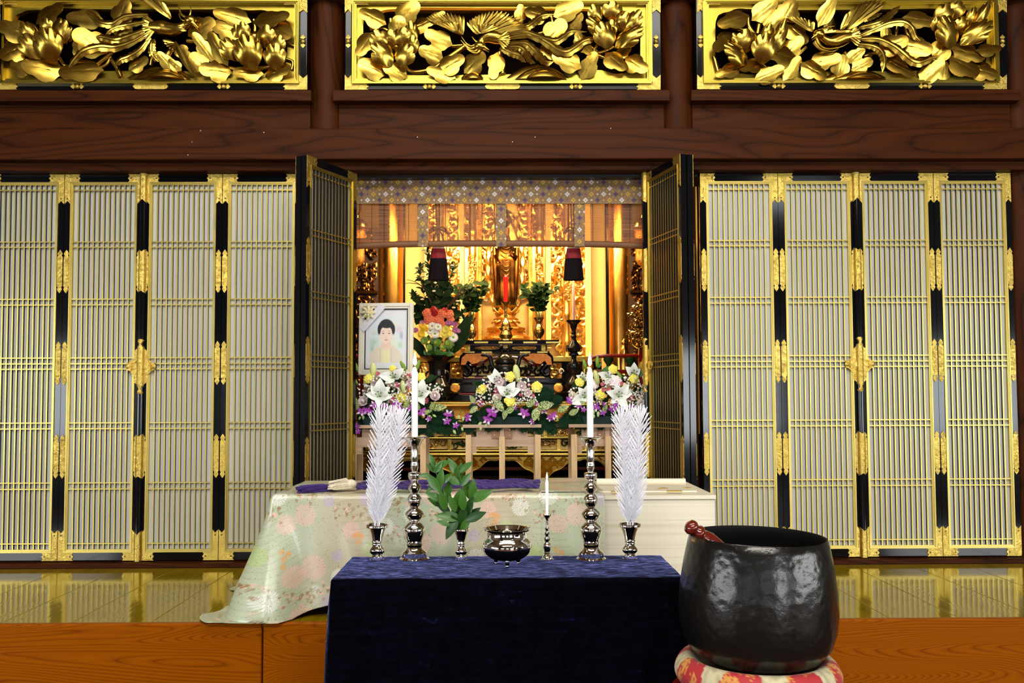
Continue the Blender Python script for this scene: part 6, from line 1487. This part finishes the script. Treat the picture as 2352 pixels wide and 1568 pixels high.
# purple braided cord with tassels lying on the cloth
pc = thing('purple_cord', (0, 4.25, TZ+.012), 'purple braided cord with purple and cream tassels lying on the draped coffin', 'cord'); L = pc.location
zc_ = TZ+.016
def cord(pts, r=.009, mat='purple_cord', nm='braid'):
    w = [PZ(x, y, zc_)-L for x, y in pts]; w = smooth_path(w, 40); b = MB()
    for k in range(3):
        ph = k*2.094; pp = []
        for i, p in enumerate(w):
            a = i*1.1+ph; pp.append(p+Vector((0, r*.75*math.cos(a), .004+r*.6+r*.6*math.sin(a))))
        b.tube(pp, r*.62, 6)
    return b.build(nm, M[mat], pc)
cord([(818, 1119), (850, 1113), (900, 1117), (960, 1110), (1030, 1116), (1100, 1110), (1170, 1113), (1240, 1110)])
cord([(820, 1124), (880, 1122), (940, 1121), (1000, 1125), (1060, 1120), (1120, 1123), (1180, 1120), (1238, 1122)], .010)
cord([(930, 1118), (990, 1112), (1060, 1114), (1130, 1117), (1200, 1114)], .010)
cord([(850, 1118), (890, 1113), (940, 1116), (965, 1122), (930, 1124), (880, 1119)], .008); cord([(1010, 1114), (1060, 1109), (1100, 1114), (1070, 1120), (1020, 1119)], .008)
cord([(1140, 1113), (1180, 1109), (1220, 1113), (1190, 1120)], .011)
for x, y in ((1110, 1119), (1213, 1119), (955, 1119)): q = PZ(x, y, zc_)-L; MB().ball(q+Vector((0, 0, .008)), .018, 0, 12, 8, (1.4, 1, .8)).build('knot', M['purple_cord'], pc)
b = MB(); rr_ = random.Random(5)
a_, b_ = PZ(770, 1120, zc_)-L, PZ(694, 1123, zc_)-L
for i in range(90):
    o = rr_.uniform(-1, 1); zz = rr_.uniform(-.010, .014); b.tube([a_+Vector((0, o*.022, zz*.5)), a_.lerp(b_, .5)+Vector((0, o*.038, zz)), b_+Vector((rr_.uniform(-.02, .03), o*.05, zz*.8))], .0035, 4)
b.build('purple_tassel', M['purple_cord'], pc)['kind'] = 'stuff'
b = MB(); a_, b_ = PZ(812, 1120, zc_)-L, PZ(762, 1122, zc_)-L
for i in range(110):
    o = rr_.uniform(-1, 1); zz = rr_.uniform(0, .045)*math.sqrt(max(0, 1-o*o)); b.tube([a_+Vector((0, o*.012, zz*.3)), a_.lerp(b_, .35)+Vector((0, o*.028, zz)), b_+Vector((rr_.uniform(-.015, .02), o*.034, zz*.7))], .0028, 4)
b.ball(a_+Vector((-.012, 0, .016)), .022, 0, 12, 8, (1.2, 1.1, 1))
b.build('cream_tassel', M['white_tassel'], pc)['kind'] = 'stuff'

# ================================================================== OFFERING TABLE
tq0, tq1 = P(760, 1330, 3.09), P(1570, 1329, 3.09); TBZ = (tq0.z+tq1.z)/2; TY0, TY1 = 3.09, PZ(1152, 1275, TBZ).y
tx0, tx1 = tq0.x, tq1.x
tb = thing('offering_table', ((tx0+tx1)/2, (TY0+TY1)/2, -.42), 'low wooden table hidden under the navy velvet cloth', 'table'); L = tb.location
MB().box(tx0+.02-L.x, tx1-.02-L.x, TY0+.02-L.y, TY1-.02-L.y, TBZ-.04-L.z, TBZ-.012-L.z).build('top', M['hall_floor'], tb)
for x in (tx0+.05, tx1-.05):
    for y in (TY0+.05, TY1-.05): MB().box(x-.02-L.x, x+.02-L.x, y-.02-L.y, y+.02-L.y, .0005, TBZ-.041-L.z).build('leg', M['hall_floor'], tb)
def cloth(u, v):
    return None
b = MB(); NX = 120; prof = []
R_ = .016
path = [(TY1, TBZ-.5), (TY1, TBZ-R_)] + [(TY1-R_+R_*math.cos(a), TBZ-R_+R_*math.sin(a)) for a in (.4, .8, 1.2, PI/2)] + [(TY1+(TY0-TY1)*k/12, TBZ) for k in range(1, 12)] + [(TY0+R_-R_*math.sin(a), TBZ-R_+R_*math.cos(a)) for a in (0, .4, .8, 1.2, PI/2)] + [(TY0, TBZ-R_-.68*k/24) for k in range(1, 25)]
def cl(u, j):
    y, z = path[j]; dz = max(0, TBZ-z); x = tx0+(tx1-tx0)*u; e = .010*dz*(2*u-1)*2
    wr = .007*math.sin(u*31+dz*3)*min(1, dz*4)+.004*math.sin(u*77+dz*9)*min(1, dz*4)
    return (x+e, y+(-1 if y < (TY0+TY1)/2 else 1)*(wr*.8+.02*dz) if dz > .02 else y, z+(.0012*math.sin(u*40+y*30)*math.sin(y*17) if dz < .001 else 0))
vs_ = [cl(i/NX, j) for i in range(NX+1) for j in range(len(path))]; k = len(path)
b.add(vs_, [(i*k+j, (i+1)*k+j, (i+1)*k+j+1, i*k+j+1) for i in range(NX) for j in range(k-1)])
for sx, uu in ((-1, 0), (1, 1)):
    ends = [Vector(cl(uu, j)) for j in range(k)]
    f_ = [e for e, (y, z) in zip(ends, path)]
    # side panel: from the front fall round to the back fall
    def side(u, v, uu=uu, sx=sx):
        y = TY0+(TY1-TY0)*u; dz = .66*v; x = (tx0 if uu == 0 else tx1)+sx*(.006*min(1, v*8)+.008*math.sin(u*9+v*3)*min(1, v*3)+.014*v)
        return (x, y, TBZ-.004-dz)
    b.grid(side, 20, 16)
tc_ = b.build('velvet_tablecloth', M['velvet'], None, None, None, None); tag(tc_, 'navy crushed velvet cloth covering the offering table', 'tablecloth')

def at_table(px, py): return PZ(px, py, TBZ)
def lathe_thing(name, px, pyb, prof, label, cat, group=None, n=40, mat='silver'):
    p = at_table(px, pyb); p.z = TBZ+.0015; r = thing(name, p, label, cat, group)
    MB().lathe(lathe_px(prof, p.y), n).build('body', M[mat], r, None, None, .6); return r, p
CAND = [(12, 1018), (13, 1013), (29, 1012), (29.5, 1013.2), (27, 1014.5), (20, 1019), (15.5, 1026), (13, 1033), (9.5, 1035), (8, 1040), (9.8, 1046), (7.8, 1053), (10, 1060), (7.6, 1068), (9, 1074), (9.2, 1083), (6.8, 1089), (7, 1092.5), (14, 1094), (14.6, 1096), (15, 1101), (13.5, 1108), (8.5, 1112), (8.2, 1117), (14, 1124), (15.2, 1128.5), (12.5, 1133), (9.2, 1138.5), (9.2, 1142.5), (14.8, 1149), (16.8, 1157), (14.8, 1164.5), (10.2, 1171), (10.2, 1175), (19.5, 1183), (21.5, 1188), (19.5, 1194), (13.4, 1201), (13.2, 1207), (22.5, 1215), (25, 1221), (24.6, 1226.5), (21.5, 1237), (18.2, 1246), (17.6, 1248), (19, 1250), (19, 1252), (17.8, 1253.5), (19.2, 1256), (18, 1258.5), (17.5, 1262), (20.5, 1268), (27, 1272), (29, 1274), (29, 1284), (34, 1287.5), (34, 1289), (.3, 1289)]
cds = []
for px, nm in ((952, 'left'), (1358, 'right')):
    r, p = lathe_thing('tall_candlestick', px, 1284, CAND, 'tall polished silver candlestick on the %s of the velvet table' % nm, 'candlestick')
    k = p.y/F; hgt = (1289-1013)*k
    candle('tall_candle', (p.x, p.y, p.z+hgt-.004), 152*k, (7.6)*k, 'wax', 'tall white lit candle on the %s silver candlestick' % nm, True, 7.3*k, 2.2); cds.append(p)
VASE = [(.5, 1270), (10, 1262), (11, 1240), (16, 1221), (23, 1215), (25.2, 1213), (25.4, 1211), (24.4, 1210.6), (25.6, 1213.4), (25.2, 1216.4), (20, 1219), (16, 1228), (13, 1238), (11.6, 1245), (12.6, 1247), (12.6, 1249), (11.2, 1250.5), (12, 1252.5), (12, 1254.5), (10.8, 1256), (12, 1259), (17, 1264), (18, 1267), (17, 1271), (11.4, 1276.5), (11.8, 1278), (13.6, 1280.5), (15, 1281), (15.2, 1286), (16.4, 1287), (16.4, 1288.4), (.3, 1288.4)]
def vase_prof(p): # keep the inside of the mouth: inner wall first
    return p
vs3 = {}
for px, nm, lab in ((866, 'left', 'flared silver vase holding paper plumes on the left end of the velvet table'), (1447, 'right', 'flared silver vase holding paper plumes on the right end of the velvet table'), (1059, 'mid', 'flared silver vase holding the green sprig')):
    k0 = 1 if nm != 'mid' else .92
    pr = [(w*k0*(.86 if nm == 'mid' else 1), 1288.4-(1288.4-y)*k0*(1.02 if nm != 'mid' else 1.0)) for w, y in VASE]
    r, p = lathe_thing('silver_vase', px, 1286 if nm != 'right' else 1284, pr, lab, 'vase'); vs3[nm] = p
SC_ = [(4, 1186), (10.5, 1185), (10.6, 1186.4), (8, 1190), (5, 1194), (3.4, 1197), (3, 1203), (3.6, 1206), (2.6, 1210), (3.6, 1215), (5.4, 1218), (3.8, 1222), (3.8, 1225), (6.4, 1229), (4.4, 1233), (4.2, 1236), (7.6, 1241), (5, 1246), (5, 1249), (9.4, 1254), (10, 1258), (7, 1267), (6.4, 1270), (7.4, 1272), (6.4, 1274), (8, 1277), (11.5, 1281), (12, 1285), (14.5, 1287), (.3, 1287.4)]
r, p = lathe_thing('short_candlestick', 1257, 1285, SC_, 'short slender silver candlestick right of the incense bowl', 'candlestick'); k = p.y/F
candle('short_candle', (p.x, p.y, p.z+101.5*k), 74*k, 3.6*k, 'wax', 'short white lit candle on the small silver candlestick', True, 3.3*k, 1.2)
# incense bowl on three feet
p = at_table(1165, 1299); k = p.y/F; p.z = TBZ+.001
bw = thing('incense_bowl', p, 'round polished silver incense bowl on three ball feet', 'bowl')
BW = [(.5, 1284), (38, 1282), (45, 1268), (41, 1246), (41, 1230), (48, 1222), (50, 1221.5), (50.6, 1223), (49, 1226), (43, 1229), (43, 1241), (45, 1244), (51, 1249), (54, 1258), (52.5, 1267), (46, 1277), (36, 1285), (22, 1289), (.3, 1290)]
k *= 1.05; z_off = 12*k
MB().lathe([(r_, z+z_off) for r_, z in lathe_px(BW, p.y, 1.05)], 48).build('body', M['silver'], bw, None, None, .6)
for i in range(3):
    a = -PI/2+2*PI*i/3; c = Vector((28*k*math.cos(a), 28*k*math.sin(a), 0))
    MB().tube([c+Vector((0, 0, 15*k)), c+Vector((0, 0, 9*k)), c+Vector((0, 0, 5*k))], [4.6*k, 5.4*k, 2.6*k], 12).ball(c+Vector((0, 0, 3.2*k)), 3.3*k, 0, 12, 8).build('foot', M['silver'], bw)
# paper plumes
def plume(vkey, dx, pts, label, seed):
    p = vs3[vkey]; Y = p.y; rnd = random.Random(seed); k = Y/F
    w = [Vector((X(x, Y, y), Y+dy, Z(y, Y, x))) for x, y, dy in pts]; base = w[0]
    g = thing('paper_plume', base, label, 'plume'); w = smooth_path([q-base for q in w], 68)
    MB().tube(w, 1.5*k, 6).build('stem', M['white_plume'], g)
    b = MB()
    for i in range(14, 69):
        t = (i-14)/54; d = (w[min(i+1, 68)]-w[i-1]).normalized(); prp = Vector((d.z, 0, -d.x)).normalized(); dep = d.cross(prp)
        Ls = 42*k*(.55+.45*min(1, t*4))*(1 if t < .97 else .9); ang = .62-.42*max(0, (t-.90)/.10)
        for q in range(5):
            a = 2*PI*(q+.5*(i % 2))/5+rnd.uniform(-.25, .25); o_ = prp*math.cos(a)+dep*math.sin(a)
            dd = (d*math.cos(ang)+o_*math.sin(ang)).normalized(); a0 = w[i]+o_*.001; b_ = a0+dd*Ls*rnd.uniform(.9, 1.06)
            sd = dd.cross(Vector((rnd.uniform(-.4, .4), -1, rnd.uniform(-.4, .4)))).normalized()*1.0*k; s2 = dd.cross(sd).normalized()*.5*k
            b.add([a0+sd, a0-sd, a0+s2, b_+sd*.8, b_-sd*.8, b_+s2*.8], [(0, 1, 4, 3), (1, 2, 5, 4), (2, 0, 3, 5), (3, 4, 5)], 0, False)
    b.build('fringe', M['white_plume'], g)['kind'] = 'stuff'
plume('left', 0, [(861, 1216, 0), (862, 1180, 0), (868, 1090, -.01), (875, 962, -.01)], 'left one of three white paper plumes in the left vase', 1)
plume('left', 0, [(866, 1217, .01), (869, 1180, .01), (884, 1080, .015), (899, 964, .02)], 'middle one of three white paper plumes in the left vase', 2)
plume('left', 0, [(871, 1217, 0), (874, 1180, 0), (898, 1080, 0), (919, 972, 0)], 'right one of three white paper plumes in the left vase', 3)
plume('right', 0, [(1442, 1213, 0), (1441, 1180, 0), (1434, 1080, 0), (1428, 966, 0)], 'left one of three white paper plumes in the right vase', 4)
plume('right', 0, [(1448, 1214, .01), (1448, 1180, .01), (1447, 1080, .015), (1447, 962, .02)], 'middle one of three white paper plumes in the right vase', 5)
plume('right', 0, [(1453, 1213, 0), (1455, 1180, 0), (1462, 1080, -.01), (1469, 966, -.01)], 'right one of three white paper plumes in the right vase', 6)
# evergreen sprig
p = vs3['mid']; Y = p.y; k = Y/F
sp = Arr('evergreen_sprig', (X(1059, Y, 1222), Y, Z(1222, Y, 1059)), 'fresh green leafy sprig standing in the small silver vase', Y, 'sprig')
STM = [[(1058, 1222), (1045, 1180), (1020, 1135), (1005, 1095), (995, 1065)], [(1060, 1222), (1062, 1170), (1060, 1115), (1052, 1080)], [(1063, 1222), (1075, 1180), (1084, 1140), (1088, 1110)], [(1056, 1222), (1046, 1195), (1030, 1170)], [(1064, 1222), (1074, 1190), (1090, 1178)]]
for pts in STM:
    w = smooth_path([sp.pos(x, y, 0) for x, y in pts], 14); MB().tube(w, [.0028-.0012*i/14 for i in range(15)], 6).build('stem', M['stem'], sp.g)
for px, py, L_, an in ((993, 1057, 28, 110), (1016, 1065, 32, 25), (993, 1075, 26, 140), (1008, 1073, 24, 60), (996, 1107, 42, 125), (1011, 1101, 40, 82), (1025, 1098, 30, 40), (977, 1091, 24, 175), (1043, 1072, 38, 115), (1056, 1086, 38, 80), (1069, 1072, 32, 42), (1040, 1101, 34, 145), (1070, 1100, 32, 55), (1030, 1121, 34, 80), (986, 1123, 16, 220), (1076, 1111, 18, 20), (1075, 1127, 40, 118), (1086, 1124, 38, 80), (1104, 1137, 46, 28), (999, 1139, 34, 155), (1002, 1152, 34, 150), (1018, 1149, 38, 105), (1019, 1165, 34, 140), (1040, 1156, 34, 110), (1050, 1147, 38, 75), (1063, 1150, 38, 92), (1076, 1165, 42, 75), (1057, 1165, 34, 100), (1032, 1184, 46, 168), (1038, 1209, 46, 242), (1019, 1200, 24, 160), (1089, 1176, 30, 40), (1092, 1185, 42, 25), (1063, 1185, 42, 82), (1069, 1203, 34, 60), (1048, 1200, 34, 120), (1028, 1135, 30, 110), (1046, 1176, 36, 95), (1014, 1125, 26, 160)):
    sp.leaf(px, py, L_*1.14, an, 'leaf' if py < 1160 or rf.random() < .3 else 'leaf_mid', .205, rf.uniform(-.02, .05), rf.choice((.1, .2)))

# ================================================================== BELL ON ITS CUSHION
BY = 2.80; bxm = X(1736, BY, 1400); kb = BY/F
BZ0 = Z(1528, BY, 1736)
prof_o = [(.3, 1531), (60, 1529), (112, 1519), (145, 1499), (163, 1474), (173, 1440), (176.5, 1400), (173, 1350), (166, 1300), (157.5, 1258), (153, 1240), (151, 1238), (147, 1239.5), (146, 1244), (151, 1260), (160, 1300), (167, 1350), (169, 1400), (164, 1440), (150, 1480), (110, 1508), (.3, 1518)]
be = thing('temple_bell', (bxm, BY, BZ0), 'large dark hammered bronze bowl bell on a brocade cushion', 'bell')
be.rotation_euler = (math.radians(.5), math.radians(1.2), 0)
o_ = [(w*kb, (1531-y)*kb) for w, y in prof_o]
MB().lathe(o_[:12], 72, 0).build('bowl', M['bell'], be, None, None, .8)
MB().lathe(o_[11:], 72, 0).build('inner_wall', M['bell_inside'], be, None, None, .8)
# cushion
cz1 = Z(1497, BY, 1736)
cu = thing('round_cushion', (bxm, BY, cz1-.115), 'round cushion of red and cream brocade wedges under the bell', 'cushion')
RC = 183*kb
cp = [(.001, .066), (.10, .068), (.165, .082), (.205, .106), (RC-.018, .098), (RC, .066), (RC-.004, .038), (RC-.028, .012), (.18, .004), (.001, .002)]
cpp = smooth_path([(r_, 0, z) for r_, z in cp], 60)
b = MB().lathe([(p_.x if p_.x > 0 else .0005, p_.z) for p_ in cpp], 220, 0)
o = b.build('cover', M['vcushion'], cu, None, None, None)
vv = np.array([tuple(v) for v in b.v]); th = np.arctan2(vv[:, 1], vv[:, 0]); rr = np.hypot(vv[:, 0], vv[:, 1]); zz = vv[:, 2]
tt = np.where(zz > .055, np.clip((RC-rr)/RC, 0, 1)*.26+.0, -.03-.0*zz)
U = th*RC; V = np.where(zz > .06, RC-rr, -(.066-zz)); col = np.tile(L3(196, 186, 150), (len(U), 1))
ph = np.mod((th+PI/2+.06)/(2*PI/8), 1)
tri = np.abs(ph-.5)*2                        # 0 centre of a red wedge
lim = np.clip(.98-np.clip(V+.06, 0, 1)*4.6, 0, 1)
red = tri < lim
n_ = np.array([noise.noise((u*55, v*55, 3.1)) for u, v in zip(U[:], V[:])])
blend((~red)*np.clip(n_*1.5+.2, 0, .6), L3(150, 140, 104))
blend(red.astype(float), L3(172, 46, 50))
def orn(c, seed, n, sel):
    r_ = random.Random(seed)
    for i in range(n):
        cu_, cv_ = r_.uniform(-PI*RC, PI*RC), r_.uniform(-.05, .10); d = np.hypot(U-cu_, V-cv_); a = np.arctan2(V-cv_, U-cu_)
        fl_ = d < .016*(.62+.38*np.cos(a*6+r_.uniform(0, 6))); ring = np.abs(np.mod(d*1.0+.0025*a, .011)-.005) < .0011
        blend((sel & (fl_ | (ring & (d < .02))))*.85, c)
orn(L3(206, 150, 70), 2, 130, red)
paint(o, col)
cs = thing('bell_stand', (bxm, BY, -.42), 'round red lacquer stand carrying the cushion and bell', 'stand')
h_ = cz1-.115+.42-.001
MB().lathe([(.001, h_), (.20, h_), (.262, h_-.004), (.268, h_-.018), (.262, h_-.034), (.225, h_-.05), (.20, h_-.09), (.17, .12), (.20, .05), (.24, .02), (.245, .0005), (.001, .0005)], 48).build('body', M['red_lacquer'], cs)
# striker leaning inside the bell
a_ = P(1580, 1204, 2.80); b_ = P(1740, 1338, 2.90); d = (b_-a_)
sk = thing('bell_striker', tuple(a_), 'turned reddish brown wooden striker leaning inside the bell', 'striker')
R = rot_to(d, (0, -1, 0)) @ Matrix.Rotation(PI/2, 4, 'Y')
MB().lathe([(.0005, -.004), (.013, 0), (.0225, .008), (.024, .017), (.021, .026), (.015, .031), (.019, .036), (.0255, .043), (.0255, .050), (.020, .056), (.019, .060), (.024, .068), (.030, .090), (.031, .13), (.028, .17), (.018, .23), (.014, .30), (.012, d.length-.01), (.0005, d.length)], 24, 0, R).build('handle', M['striker'], sk)

# things that come in several share a group
from collections import defaultdict
_g = defaultdict(list)
for o in D.objects:
    if o.parent is None and 'category' in o: _g[o.name.split('.')[0]].append(o)
GN = {'paper_plume': 'white paper plumes in the silver vases', 'silver_vase': 'silver vases on the velvet table', 'flower_stand': 'plain wooden flower stands', 'flower_arrangement': 'flower arrangements before the altar',
      'tall_candlestick': 'tall silver candlesticks', 'tall_candle': 'tall white candles', 'tassel': 'tassels below the blind', 'brass_vase': 'brass vases on the altar table', 'leaf_bunch': 'leaf bunches on the altar table',
      'hanging_lantern': 'hanging lanterns behind the blind', 'railing': 'red lacquer railings', 'side_shrine': 'side shrines at the edges of the opening'}
for nm, l in _g.items():
    if len(l) > 1:
        for o in l:
            if 'group' not in o: o['group'] = GN.get(nm, nm.replace('_', ' ')+'s')
